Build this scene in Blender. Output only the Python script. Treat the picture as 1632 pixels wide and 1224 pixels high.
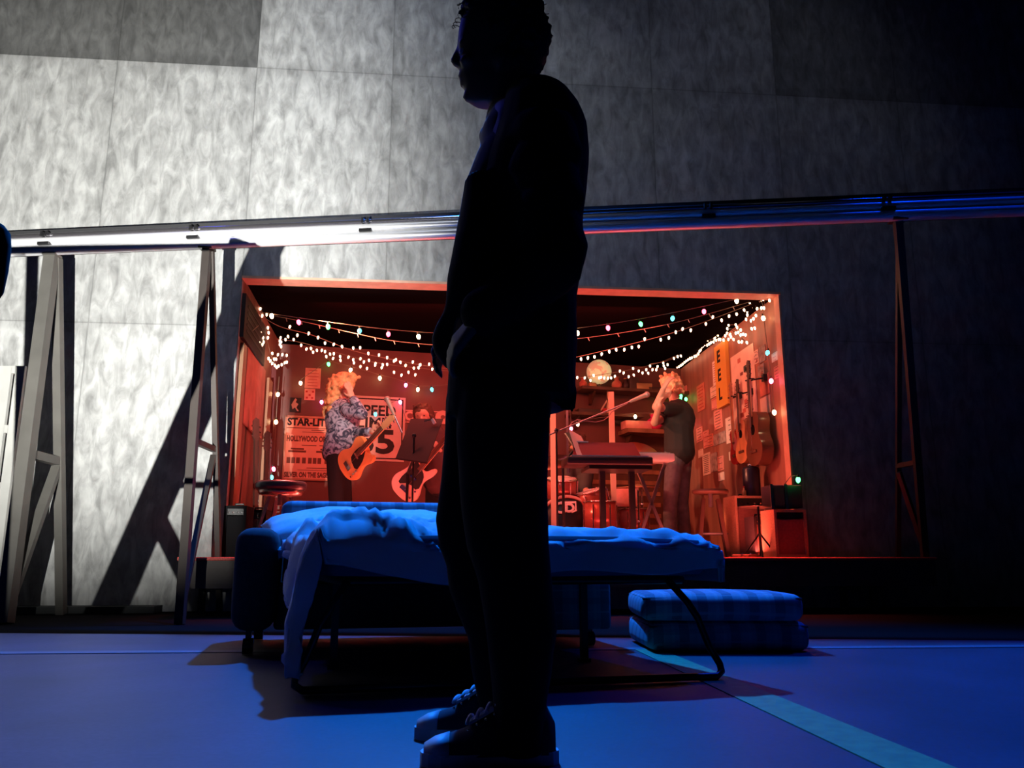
import bpy, bmesh, math, random
from mathutils import Vector, Matrix, noise
random.seed(7)
V = Vector
D = bpy.data
SC = bpy.context.scene
COL = SC.collection
for o in list(D.objects): D.objects.remove(o)

# ------------------------------------------------------------------ camera
H, F, PT = 0.415, 1300.0, math.radians(12)
cd = D.cameras.new('camera'); cam = D.objects.new('camera', cd); COL.objects.link(cam)
cd.sensor_width = 36; cd.lens = 36 * F / 1632; cd.clip_start = .02; cd.clip_end = 60
cam.location = (0, 0, H); cam.rotation_euler = (math.pi / 2 + PT, 0, 0)
SC.camera = cam
# ------------------------------------------------------------------ world, exposure
w = D.worlds.new('world'); SC.world = w; w.use_nodes = True
w.node_tree.nodes['Background'].inputs[0].default_value = (.25, .3, .5, 1)
w.node_tree.nodes['Background'].inputs[1].default_value = .0015
vs = SC.view_settings
vs.view_transform = 'Standard'; vs.look = 'None'; vs.gamma = 1; vs.exposure = 0; vs.use_curve_mapping = False

def lamp(name, kind, loc, target, power, color, size=.1, angle=60, blend=1.0, size_y=None, spread=None):
    l = D.lights.new(name, kind); l.energy = power; l.color = color
    if kind == 'AREA':
        l.size = size
        if spread: l.spread = math.radians(spread)
        if size_y: l.shape = 'RECTANGLE'; l.size_y = size_y
    else: l.shadow_soft_size = size
    if kind == 'SPOT': l.spot_size = math.radians(angle); l.spot_blend = blend
    o = D.objects.new(name, l); COL.objects.link(o); o.location = loc
    if target is not None: o.rotation_euler = (V(target) - V(loc)).to_track_quat('-Z', 'Y').to_euler()
    return o
KEY = V((-1.3, .8, .62))
lamp('white_floor_spot', 'SPOT', KEY, (-3.35, 6.6, 3.05), 4700, (1.0, .99, .93), .003, 58, 1.0)
lamp('grey_wall_wash', 'SPOT', (-1.3, 3.3, 6.6), (-1.0, 6.8, 4.2), 260, (.80, .87, 1.0), .6, 72, 1.0)
lamp('blue_back_light', 'SPOT', (-.55, 6.3, 5.1), (-.1, 2.9, 0), 3100, (.0, .19, 1.0), .08, 78, .6)
lamp('blue_side_light', 'SPOT', (3.4, 5.2, 5.8), (3.0, 2.4, 0), 950, (.0, .05, 1.0), .15, 62, .9)
lamp('grey_right_wash', 'SPOT', (2.6, 3.4, 6.6), (2.2, 7.0, 4.6), 40, (.80, .85, 1.0), .6, 66, 1.0)
lamp('violet_side_light', 'SPOT', (-3.6, 5.2, 5.6), (-2.2, 2.6, 0), 150, (.05, .07, 1.0), .15, 80, .9)
lamp('magenta_front_light', 'SPOT', (-.4, 6.2, 5.0), (.2, 2.2, 0), 22, (1.0, .06, .12), .3, 90, 1.0)
# lights for the band room, two of them added fills
lamp('red_room_light', 'AREA', (-.2, 7.35, 2.66), (-.3, 9.2, 1.0), 56, (1.0, .105, .08), 3.2, size_y=.2)
lamp('carpet_edge_fill', 'AREA', (.1, 6.98, 2.60), (.1, 6.35, .4), 40, (1.0, .12, .10), 4.6, size_y=.1, spread=40)  # fill added to redden the carpet edge, no fitting there
lamp('red_left_spot', 'SPOT', (1.9, 7.35, 2.45), (-1.6, 8.6, 1.3), 85, (1.0, .08, .07), .05, 52, .9)
lamp('amber_side_spot', 'SPOT', (-1.75, 7.1, 2.5), (1.9, 8.3, 1.7), 560, (1.0, .28, .15), .05, 56, .8)
lamp('warm_guitarist_spot', 'SPOT', (.9, 2.3, 2.3), (-1.48, 7.75, 1.80), 1300, (1.0, .66, .50), .03, 9.5, .8)
lamp('warm_singer_spot', 'SPOT', (-1.0, 2.5, 2.3), (1.50, 7.75, 1.75), 1100, (1.0, .62, .40), .03, 9.5, .8)
lamp('lintel_fill', 'AREA', (.05, 7.05, .46), (.05, 7.0, 2.8), 55, (1.0, .13, .10), 4.2, size_y=.06)  # fill strip added to brighten the lintel from below, no fitting there

# ------------------------------------------------------------------ pixel rays onto real planes
def ray(u, v):
    a = (u - 816) / F; b = (612 - v) / F
    return V((a, math.cos(PT) - b * math.sin(PT), math.sin(PT) + b * math.cos(PT)))
O = V((0, 0, H))
def at(u, v, Y): r = ray(u, v); return O + r * (Y / r.y)
def hitz(u, v, z): r = ray(u, v); return O + r * ((z - H) / r.z)
def hitv(u, v, P, Q):
    r = ray(u, v); n = V((Q.y - P.y, P.x - Q.x, 0)); n.normalize()
    return O + r * ((P - O).dot(n) / r.dot(n))
AL = math.atan(.093); CA, SA = math.cos(AL), math.sin(AL)
WO = V((0, 6.87, 0))
def W(s, t, z): return V((s * CA - t * SA, 6.87 + s * SA + t * CA, z))
def onw(u, v, t=0):
    r = ray(u, v); k = (6.87 * CA + t) / (r.y * CA - r.x * SA); return O + r * k
def s_of(p): return (p - WO).dot(V((CA, SA, 0)))
def px(t): return t

# ------------------------------------------------------------------ materials
MATS = {}
def mat(name, color, rough=.6, metal=0, var=0, scale=8, emit=0, bump=0, spec=None, stretch=None):
    if name in MATS: return MATS[name]
    m = D.materials.new(name); m.use_nodes = True; MATS[name] = m
    nt = m.node_tree; b = nt.nodes['Principled BSDF']
    b.inputs['Base Color'].default_value = (*color, 1); b.inputs['Roughness'].default_value = rough
    b.inputs['Metallic'].default_value = metal
    if spec is not None: b.inputs['Specular IOR Level'].default_value = spec
    if emit:
        b.inputs['Emission Color'].default_value = (*color, 1); b.inputs['Emission Strength'].default_value = emit
    if var or bump:
        tc = nt.nodes.new('ShaderNodeTexCoord'); n = nt.nodes.new('ShaderNodeTexNoise')
        n.inputs['Scale'].default_value = scale; n.inputs['Detail'].default_value = 5
        mp = nt.nodes.new('ShaderNodeMapping'); nt.links.new(tc.outputs['Object'], mp.inputs[0])
        if stretch: mp.inputs['Scale'].default_value = stretch
        nt.links.new(mp.outputs[0], n.inputs[0])
        if var:
            r = nt.nodes.new('ShaderNodeValToRGB')
            lo = [max(0, c * (1 - var)) for c in color]; hi = [min(1, c * (1 + var)) for c in color]
            r.color_ramp.elements[0].color = (*lo, 1); r.color_ramp.elements[0].position = .35
            r.color_ramp.elements[1].color = (*hi, 1); r.color_ramp.elements[1].position = .65
            nt.links.new(n.outputs[0], r.inputs[0]); nt.links.new(r.outputs[0], b.inputs['Base Color'])
        if bump:
            bp = nt.nodes.new('ShaderNodeBump'); bp.inputs['Strength'].default_value = bump
            nt.links.new(n.outputs[0], bp.inputs['Height']); nt.links.new(bp.outputs[0], b.inputs['Normal'])
    return m

def nn(nt, t, **kw):
    n = nt.nodes.new(t)
    for k, v in kw.items(): setattr(n, k, v)
    return n
def mth(nt, op, a, b=None):
    n = nt.nodes.new('ShaderNodeMath'); n.operation = op
    for i, x in enumerate((a, b)):
        if x is None: continue
        if isinstance(x, (int, float)): n.inputs[i].default_value = x
        else: nt.links.new(x, n.inputs[i])
    return n.outputs[0]

def panel_mat():
    m = D.materials.new('painted_plywood_panels'); m.use_nodes = True
    nt = m.node_tree; b = nt.nodes['Principled BSDF']; L = nt.links.new
    tc = nn(nt, 'ShaderNodeTexCoord'); sp = nn(nt, 'ShaderNodeSeparateXYZ'); L(tc.outputs['Object'], sp.inputs[0])
    s0 = s_of(onw(158, 360)) - 1.22 * 8
    X = mth(nt, 'DIVIDE', mth(nt, 'SUBTRACT', sp.outputs[0], s0), 1.22)
    Z = mth(nt, 'DIVIDE', mth(nt, 'ADD', sp.outputs[2], .11), 2.44)
    cx = mth(nt, 'FLOOR', X); cz = mth(nt, 'FLOOR', Z)
    fx = mth(nt, 'FRACT', X); fz = mth(nt, 'FRACT', Z)
    # seam distance in metres
    dx = mth(nt, 'MULTIPLY', mth(nt, 'MINIMUM', fx, mth(nt, 'SUBTRACT', 1.0, fx)), 1.22)
    dz = mth(nt, 'MULTIPLY', mth(nt, 'MINIMUM', fz, mth(nt, 'SUBTRACT', 1.0, fz)), 2.44)
    dd = mth(nt, 'MINIMUM', dx, dz)
    seam = nn(nt, 'ShaderNodeMapRange'); L(dd, seam.inputs[0]); seam.inputs[1].default_value = .001; seam.inputs[2].default_value = .008
    seam.inputs[3].default_value = .68; seam.inputs[4].default_value = 1
    wear = nn(nt, 'ShaderNodeMapRange'); L(dd, wear.inputs[0]); wear.inputs[1].default_value = .0; wear.inputs[2].default_value = .13
    wear.inputs[3].default_value = .82; wear.inputs[4].default_value = 1
    cmb = nn(nt, 'ShaderNodeCombineXYZ'); L(cx, cmb.inputs[0]); L(cz, cmb.inputs[1])
    wn = nn(nt, 'ShaderNodeTexWhiteNoise', noise_dimensions='3D'); L(cmb.outputs[0], wn.inputs[0])
    tone = nn(nt, 'ShaderNodeMapRange'); L(wn.outputs[0], tone.inputs[0]); tone.inputs[3].default_value = .86; tone.inputs[4].default_value = 1.1
    # two dark-painted panels of the top row left of the third seam
    isl = mth(nt, 'MULTIPLY', mth(nt, 'GREATER_THAN', cz, 1.5), mth(nt, 'LESS_THAN', X, 9.0))
    dark = mth(nt, 'SUBTRACT', 1.0, mth(nt, 'MULTIPLY', isl, .72))
    isr = mth(nt, 'MULTIPLY', mth(nt, 'GREATER_THAN', cz, 1.5), mth(nt, 'GREATER_THAN', X, 13.0))
    dark2 = mth(nt, 'SUBTRACT', 1.0, mth(nt, 'MULTIPLY', isr, .45))
    # blotches and vertical streaks, offset per panel
    off = nn(nt, 'ShaderNodeVectorMath', operation='MULTIPLY_ADD'); L(cmb.outputs[0], off.inputs[0]); off.inputs[1].default_value = (7.3, 0, 5.1)
    L(tc.outputs['Object'], off.inputs[2])
    mp = nn(nt, 'ShaderNodeMapping'); L(off.outputs[0], mp.inputs[0]); mp.inputs['Scale'].default_value = (12, 1, 4.2)
    n1 = nn(nt, 'ShaderNodeTexNoise'); L(mp.outputs[0], n1.inputs[0]); n1.inputs['Scale'].default_value = 1.0; n1.inputs['Detail'].default_value = 7
    n1.inputs['Roughness'].default_value = .62; n1.inputs['Distortion'].default_value = .7
    mp2 = nn(nt, 'ShaderNodeMapping'); L(off.outputs[0], mp2.inputs[0]); mp2.inputs['Scale'].default_value = (1.6, 1, 1.1)
    n2 = nn(nt, 'ShaderNodeTexNoise'); L(mp2.outputs[0], n2.inputs[0]); n2.inputs['Detail'].default_value = 3
    r1 = nn(nt, 'ShaderNodeMapRange'); L(n1.outputs[0], r1.inputs[0]); r1.inputs[1].default_value = .33; r1.inputs[2].default_value = .62; r1.inputs[3].default_value = .58; r1.inputs[4].default_value = 1.1
    r2 = nn(nt, 'ShaderNodeMapRange'); L(n2.outputs[0], r2.inputs[0]); r2.inputs[1].default_value = .3; r2.inputs[2].default_value = .7; r2.inputs[3].default_value = .72; r2.inputs[4].default_value = 1.12
    v = seam.outputs[0]
    for q in (wear.outputs[0], tone.outputs[0], dark, dark2, r1.outputs[0], r2.outputs[0]): v = mth(nt, 'MULTIPLY', v, q)
    mx = nn(nt, 'ShaderNodeCombineColor')
    L(mth(nt, 'MULTIPLY', v, .40), mx.inputs[0]); L(mth(nt, 'MULTIPLY', v, .405), mx.inputs[1]); L(mth(nt, 'MULTIPLY', v, .40), mx.inputs[2])
    L(mx.outputs[0], b.inputs['Base Color']); b.inputs['Roughness'].default_value = .75
    bp = nn(nt, 'ShaderNodeBump'); bp.inputs['Strength'].default_value = .15; L(n1.outputs[0], bp.inputs['Height']); L(bp.outputs[0], b.inputs['Normal'])
    return m

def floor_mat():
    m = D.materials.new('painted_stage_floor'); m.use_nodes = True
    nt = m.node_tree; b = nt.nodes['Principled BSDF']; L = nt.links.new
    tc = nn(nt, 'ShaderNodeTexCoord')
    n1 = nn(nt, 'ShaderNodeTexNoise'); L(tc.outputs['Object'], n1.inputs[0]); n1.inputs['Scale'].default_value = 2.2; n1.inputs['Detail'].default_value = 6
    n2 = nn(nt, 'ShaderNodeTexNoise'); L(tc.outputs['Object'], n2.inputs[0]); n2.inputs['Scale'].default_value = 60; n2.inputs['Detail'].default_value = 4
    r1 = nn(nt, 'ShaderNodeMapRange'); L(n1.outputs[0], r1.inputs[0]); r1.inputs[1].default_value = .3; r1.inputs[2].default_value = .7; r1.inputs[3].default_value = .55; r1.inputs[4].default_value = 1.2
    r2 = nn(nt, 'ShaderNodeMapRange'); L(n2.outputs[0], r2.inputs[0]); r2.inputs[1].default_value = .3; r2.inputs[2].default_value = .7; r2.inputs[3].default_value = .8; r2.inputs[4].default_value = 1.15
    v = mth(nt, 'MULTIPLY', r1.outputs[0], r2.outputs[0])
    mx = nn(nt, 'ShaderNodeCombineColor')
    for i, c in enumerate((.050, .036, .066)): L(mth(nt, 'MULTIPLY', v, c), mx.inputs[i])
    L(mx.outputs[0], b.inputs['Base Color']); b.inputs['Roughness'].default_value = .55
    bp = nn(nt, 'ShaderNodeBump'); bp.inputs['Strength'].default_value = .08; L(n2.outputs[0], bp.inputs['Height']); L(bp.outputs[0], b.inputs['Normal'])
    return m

def plaid_mat(name='blue_plaid_upholstery', base=(.27, .30, .36), line=(.09, .11, .16), pale=(.40, .42, .46)):
    m = D.materials.new(name); m.use_nodes = True
    nt = m.node_tree; b = nt.nodes['Principled BSDF']; L = nt.links.new
    tc = nn(nt, 'ShaderNodeTexCoord'); sp = nn(nt, 'ShaderNodeSeparateXYZ'); L(tc.outputs['Object'], sp.inputs[0])
    def band(x, per, ph, wd):
        f = mth(nt, 'FRACT', mth(nt, 'ADD', mth(nt, 'DIVIDE', x, per), ph)); return mth(nt, 'LESS_THAN', f, wd)
    def mixc(fac, a, c):
        n = nn(nt, 'ShaderNodeMix', data_type='RGBA'); L(fac, n.inputs[0])
        if isinstance(a, tuple): n.inputs[6].default_value = (*a, 1)
        else: L(a, n.inputs[6])
        n.inputs[7].default_value = (*c, 1); return n.outputs[2]
    yz = mth(nt, 'ADD', sp.outputs[1], sp.outputs[2])
    c = mixc(mth(nt, 'MULTIPLY', band(sp.outputs[0], .115, 0, .38), .75), base, line)
    c = mixc(mth(nt, 'MULTIPLY', band(sp.outputs[0], .115, .3, .12), .5), c, pale)
    c = mixc(mth(nt, 'MULTIPLY', band(yz, .10, .1, .3), .4), c, line)
    c = mixc(mth(nt, 'MULTIPLY', band(yz, .10, .5, .08), .5), c, pale)
    L(c, b.inputs['Base Color']); b.inputs['Roughness'].default_value = .9
    n2 = nn(nt, 'ShaderNodeTexNoise'); L(tc.outputs['Object'], n2.inputs[0]); n2.inputs['Scale'].default_value = 120
    bp = nn(nt, 'ShaderNodeBump'); bp.inputs['Strength'].default_value = .2; L(n2.outputs[0], bp.inputs['Height']); L(bp.outputs[0], b.inputs['Normal'])
    MATS[name] = m
    return m

# ------------------------------------------------------------------ mesh builder
class MB:
    def __init__(s): s.v = []; s.f = []; s.sm = []
    def add(s, vs, fs, smooth=False):
        n = len(s.v); s.v += [V(p) for p in vs]; s.f += [[i + n for i in f] for f in fs]; s.sm += [smooth] * len(fs); return s
    def hull(s, c8):
        return s.add(c8, [(0, 3, 2, 1), (4, 5, 6, 7), (0, 1, 5, 4), (1, 2, 6, 5), (2, 3, 7, 6), (3, 0, 4, 7)])
    def box(s, lo, hi, M=None):
        x0, y0, z0 = lo; x1, y1, z1 = hi
        c = [V(p) for p in ((x0, y0, z0), (x1, y0, z0), (x1, y1, z0), (x0, y1, z0), (x0, y0, z1), (x1, y0, z1), (x1, y1, z1), (x0, y1, z1))]
        if M: c = [M @ p for p in c]
        return s.hull(c)
    def rbox(s, lo, hi, r=.01, M=None, seg=2):
        bm = bmesh.new(); bmesh.ops.create_cube(bm, size=1)
        d = V(hi) - V(lo); c = (V(hi) + V(lo)) / 2
        for v in bm.verts: v.co = V((v.co.x * d.x, v.co.y * d.y, v.co.z * d.z)) + c
        bmesh.ops.bevel(bm, geom=bm.edges[:], offset=min(r, min(d) * .49), segments=seg, profile=.5, affect='EDGES')
        return s.bm(bm, M, True)
    def bm(s, bm, M=None, smooth=False):
        bm.verts.index_update()
        s.add([(M @ v.co) if M else v.co.copy() for v in bm.verts], [[v.index for v in f.verts] for f in bm.faces], smooth); bm.free(); return s
    def bar(s, p, q, w, h=None, up=V((0, 0, 1))):
        p = V(p); q = V(q); h = h or w; d = (q - p).normalized()
        if abs(d.dot(up)) > .98: up = V((0, 1, 0))
        x = d.cross(up).normalized() * w / 2; y = x.cross(d).normalized() * h / 2
        return s.hull([p - x - y, p + x - y, p + x + y, p - x + y, q - x - y, q + x - y, q + x + y, q - x + y])
    def cyl(s, p, q, r, r2=None, n=12, cap=True):
        p = V(p); q = V(q); r2 = r if r2 is None else r2; d = (q - p).normalized()
        up = V((0, 0, 1)) if abs(d.z) < .95 else V((0, 1, 0))
        x = d.cross(up).normalized(); y = x.cross(d)
        vs = [c + (x * math.cos(a) + y * math.sin(a)) * rr for c, rr in ((p, r), (q, r2)) for a in [2 * math.pi * i / n for i in range(n)]]
        fs = [(i, n + i, n + (i + 1) % n, (i + 1) % n) for i in range(n)]
        s.add(vs, fs, True)
        if cap: s.add(vs, [list(range(n)), list(range(2 * n - 1, n - 1, -1))])
        return s
    def tube(s, pts, r, n=8, closed=False):
        pts = [V(p) for p in pts]; m = len(pts); vs = []; up = None
        for i, p in enumerate(pts):
            a = pts[i - 1] if (i or closed) else p; b = pts[(i + 1) % m] if (i < m - 1 or closed) else p
            d = (b - a).normalized()
            if up is None: up = V((0, 0, 1)) if abs(d.z) < .9 else V((1, 0, 0))
            x = d.cross(up).normalized(); y = x.cross(d).normalized(); up = y
            rr = r[i] if isinstance(r, (list, tuple)) else r
            vs += [p + (x * math.cos(t) + y * math.sin(t)) * rr for t in [2 * math.pi * k / n for k in range(n)]]
        fs = []
        for i in range(m if closed else m - 1):
            j = (i + 1) % m
            fs += [(i * n + k, i * n + (k + 1) % n, j * n + (k + 1) % n, j * n + k) for k in range(n)]
        if not closed: fs += [list(range(n - 1, -1, -1)), [(m - 1) * n + k for k in range(n)]]
        return s.add(vs, fs, True)
    def lathe(s, prof, c=(0, 0, 0), n=20, M=None):
        c = V(c); vs = []
        for r, z in prof: vs += [V((r * math.cos(a), r * math.sin(a), z)) for a in [2 * math.pi * k / n for k in range(n)]]
        vs = [(M @ p if M else p) + c for p in vs]; fs = []
        for i in range(len(prof) - 1):
            fs += [(i * n + k, i * n + (k + 1) % n, (i + 1) * n + (k + 1) % n, (i + 1) * n + k) for k in range(n)]
        fs += [list(range(n - 1, -1, -1)), [(len(prof) - 1) * n + k for k in range(n)]]
        return s.add(vs, fs, True)
    def ball(s, c, r, M=None, sub=2):
        bm = bmesh.new(); bmesh.ops.create_icosphere(bm, subdivisions=sub, radius=1)
        r = r if isinstance(r, (tuple, list)) else (r, r, r)
        for v in bm.verts:
            p = V((v.co.x * r[0], v.co.y * r[1], v.co.z * r[2])); v.co = (M.to_3x3() @ p if M else p) + V(c)
        return s.bm(bm, None, True)
    def cone(s, p, r, q, r2, n=12):   # round cone
        s.ball(p, r); s.ball(q, r2); return s.cyl(p, q, r, r2, n)
    def prism(s, pts, h, M=None, z0=0):   # outline (x,y) extruded along local z
        n = len(pts); vs = [V((x, y, z0)) for x, y in pts] + [V((x, y, z0 + h)) for x, y in pts]
        if M: vs = [M @ p for p in vs]
        return s.add(vs, [list(range(n - 1, -1, -1)), list(range(n, 2 * n))] + [(i, (i + 1) % n, n + (i + 1) % n, n + i) for i in range(n)])
    def loft(s, rings):
        n = len(rings[0]); vs = [p for r in rings for p in r]; fs = []
        for i in range(len(rings) - 1):
            fs += [(i * n + k, i * n + (k + 1) % n, (i + 1) * n + (k + 1) % n, (i + 1) * n + k) for k in range(n)]
        fs += [list(range(n - 1, -1, -1)), [(len(rings) - 1) * n + k for k in range(n)]]
        return s.add(vs, fs, True)
    def mesh(s, name, m, base=None, norm=True):
        me = D.meshes.new(name); b = base or V((0, 0, 0))
        me.from_pydata([tuple(p - b) for p in s.v], [], s.f)
        me.polygons.foreach_set('use_smooth', s.sm)
        if norm:
            bm = bmesh.new(); bm.from_mesh(me); bmesh.ops.recalc_face_normals(bm, faces=bm.faces[:]); bm.to_mesh(me); bm.free()
        if m: me.materials.append(m)
        return me
    def build(s, name, m, parent=None, local=False):
        """verts in world space (local=False) or in the parent's space"""
        if parent is not None:
            if local: me = s.mesh(name, m)
            else:
                r = root_loc(parent); me = s.mesh(name, m, r)
            o = D.objects.new(name, me); COL.objects.link(o); o.parent = parent
        else:
            if local: base = V((0, 0, 0))
            else:
                xs = [p.x for p in s.v]; ys = [p.y for p in s.v]; zs = [p.z for p in s.v]
                base = V(((min(xs) + max(xs)) / 2, (min(ys) + max(ys)) / 2, min(zs)))
            o = D.objects.new(name, s.mesh(name, m, base)); COL.objects.link(o); o.location = base
        return o
def root_loc(o):
    p = V((0, 0, 0))
    while o: p = p + o.location; o = o.parent
    return p
def tag(o, label, cat, group=None, kind=None):
    if label: o['label'] = label
    if cat: o['category'] = cat
    if group: o['group'] = group
    if kind: o['kind'] = kind
    return o
def thing(name, label, cat, loc, rz=0, group=None):
    o = D.objects.new(name, None); COL.objects.link(o); o.location = loc; o.rotation_euler = (0, 0, rz); o.empty_display_size = .1
    return tag(o, label, cat, group)
def struct(name, mb, m, label=None):
    o = mb.build(name, m); o['kind'] = 'structure'
    if label: o['label'] = label
    o['category'] = name.split('_')[0]
    return o
def dup(root, loc, rz, label=None, group=None, scale=None):
    def cp(o, par):
        c = o.copy(); COL.objects.link(c); c.parent = par
        for ch in list(o.children): cp(ch, c)
        return c
    r = root.copy(); COL.objects.link(r); r.location = loc; r.rotation_euler = (0, 0, rz)
    if scale: r.scale = scale
    if label: r['label'] = label
    if group: r['group'] = group
    for ch in list(root.children): cp(ch, r)
    return r
def fuse(mb, name, m, parent=None, voxel=.01, smooth=3, base=None):
    """union of overlapping closed shapes -> one continuous surface"""
    if base is None: base = root_loc(parent) if parent else V((0, 0, 0))
    me = mb.mesh('tmp', None, base, norm=False); o = D.objects.new('tmp', me); COL.objects.link(o)
    md = o.modifiers.new('r', 'REMESH'); md.mode = 'VOXEL'; md.voxel_size = voxel; md.use_smooth_shade = True
    if smooth: s2 = o.modifiers.new('s', 'SMOOTH'); s2.iterations = smooth; s2.factor = .5
    bpy.context.view_layer.update()
    dg = bpy.context.evaluated_depsgraph_get()
    out = D.meshes.new_from_object(o.evaluated_get(dg)); out.name = name
    for p in out.polygons: p.use_smooth = True
    D.objects.remove(o); D.meshes.remove(me)
    out.materials.clear(); out.materials.append(m)
    r = D.objects.new(name, out); COL.objects.link(r); r.parent = parent
    if parent is None: r.location = base
    return r
def text(s, size, m, M, name='lettering', parent=None, depth=.002, align='CENTER', bold=0, sx=1):
    """lettering: local x right, y up, z out of the surface, M places it in world"""
    c = D.curves.new('t', 'FONT'); c.body = s; c.size = size; c.extrude = depth; c.align_x = align; c.align_y = 'CENTER'; c.offset = bold; c.resolution_u = 3
    o = D.objects.new('t', c); COL.objects.link(o); bpy.context.view_layer.update()
    me = D.meshes.new_from_object(o.evaluated_get(bpy.context.evaluated_depsgraph_get())); D.objects.remove(o); D.curves.remove(c)
    b = root_loc(parent) if parent else V((0, 0, 0))
    for v in me.vertices: v.co = (M @ V((v.co.x * sx, v.co.y, v.co.z))) - b
    me.materials.clear(); me.materials.append(m)
    r = D.objects.new(name, me); COL.objects.link(r); r.parent = parent; return r
def frame(o, x, y):
    x = V(x).normalized(); y = V(y); z = x.cross(y).normalized(); y = z.cross(x)
    M = Matrix(((x.x, y.x, z.x, o[0]), (x.y, y.y, z.y, o[1]), (x.z, y.z, z.z, o[2]), (0, 0, 0, 1))); return M

# ------------------------------------------------------------------ common materials
BLACK = mat('matte_black', (.008, .008, .009), .85, spec=.05)
BLACKP = mat('black_plastic', (.012, .012, .013), .35)
STEEL = mat('brushed_steel', (.55, .55, .56), .3, 1)
CHROME = mat('chrome', (.8, .8, .8), .12, 1)
GREYM = mat('grey_painted_steel', (.20, .20, .19), .42, .3, var=.15, scale=9)
ALU = mat('aluminium_tube', (.78, .78, .80), .36, .45, var=.05, scale=5)
WOODD = mat('dark_stained_wood', (.10, .05, .03), .5, var=.35, scale=6, stretch=(1, 1, .15))
WOODM = mat('brown_wood', (.30, .15, .08), .45, var=.3, scale=7, stretch=(1, 1, .12))
WOODL = mat('pale_pine', (.62, .44, .30), .5, var=.12, scale=8, stretch=(1, 1, .1))
PAPER = mat('white_paper', (.75, .73, .68), .8, var=.06, scale=20)
SKIN = mat('skin', (.55, .32, .23), .5, var=.06, scale=30)
WIRE = mat('string_wire', (.25, .2, .15), .5)
# ================================================================== SETTING
PW = panel_mat()
# opening of the band room
pTL, pTR = onw(385, 442), onw(1245, 465)
ZT = (pTL.z + pTR.z) / 2
sL = (s_of(onw(385, 442)) + s_of(onw(356, 888))) / 2
sR = (s_of(onw(1245, 465)) + s_of(onw(1270, 888))) / 2
ZP = .410                                    # platform / band room floor level
def wall_local(name, boxes, m, label):
    mb = MB()
    for lo, hi in boxes: mb.box(lo, hi)
    o = mb.build(name, m, None, True); o.location = WO; o.rotation_euler = (0, 0, AL)
    o['kind'] = 'structure'; o['category'] = 'wall'; o['label'] = label; return o
wall_local('wall_back', [((-8, 0, 0), (sL, .05, 8)), ((sR, 0, 0), (8.5, .05, 8)), ((sL, 0, ZT), (sR, .05, 8)), ((sL, 0, 0), (sR, .05, ZP - .02))], PW,
           'tall grey mottled plywood wall with a large opening onto the band room')
# stage floor: pale deck up to the kerb, dark floor beyond it
P1, P2 = hitz(0, 1009, 0), hitz(1632, 1021, 0)
dv = (P2 - P1).normalized(); pa, pb = P1 - dv * 5, P2 + dv * 6
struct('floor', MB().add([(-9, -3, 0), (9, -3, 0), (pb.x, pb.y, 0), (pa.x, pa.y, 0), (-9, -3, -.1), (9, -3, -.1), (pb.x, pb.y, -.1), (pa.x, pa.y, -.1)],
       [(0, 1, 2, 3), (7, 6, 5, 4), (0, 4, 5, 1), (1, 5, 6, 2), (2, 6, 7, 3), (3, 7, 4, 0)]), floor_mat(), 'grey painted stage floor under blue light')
struct('floor_upstage', MB().add([(pa.x, pa.y, -.004), (pb.x, pb.y, -.004), (9.5, 8.2, -.004), (-9, 6.2, -.004), (pa.x, pa.y, -.1), (pb.x, pb.y, -.1), (9.5, 8.2, -.1), (-9, 6.2, -.1)],
       [(0, 1, 2, 3), (7, 6, 5, 4), (0, 4, 5, 1), (1, 5, 6, 2), (2, 6, 7, 3), (3, 7, 4, 0)]), mat('black_upstage_floor', (.006, .006, .007), .9, spec=.02), 'black strip of floor between the painted deck and the wall')
# painted stripes on the floor
TAPE = mat('pale_floor_tape', (.13, .27, .10), .6, var=.15, scale=20)
q = [hitz(1012, 1036, 0), hitz(1048, 1034, 0), hitz(1560, 1240, 0), hitz(1440, 1240, 0)]
e = V((0, 0, .003)); e2 = V((0, 0, .0005))
q2 = [hitz(0, 1043, 0), hitz(1632, 1032, 0), hitz(1632, 1029, 0), hitz(0, 1039, 0)]
dq = (q2[1] - q2[0]) * .3
struct('trim_1', MB().hull([p + e2 for p in q] + [p + e for p in q]), TAPE, 'pale green diagonal stripe across the stage floor')
q2 = [q2[0] - dq, q2[1] + dq, q2[2] + dq, q2[3] - dq]
struct('trim_2', MB().hull([p + e2 for p in q2] + [p + e for p in q2]), mat('thin_floor_line', (.12, .12, .17), .6), 'thin pale line along the rear edge of the stage floor')
# kerb board along the wall foot at left
struct('baseboard_back', MB().hull([W(-8, -.20, 0), W(-2.75, -.20, 0), W(-2.75, -.001, 0), W(-8, -.001, 0), W(-8, -.20, .05), W(-2.75, -.20, .05), W(-2.75, -.001, .05), W(-8, -.001, .05)]), mat('dark_kerb', (.03, .033, .035), .8), 'dark low kerb at the foot of the grey wall')

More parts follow.
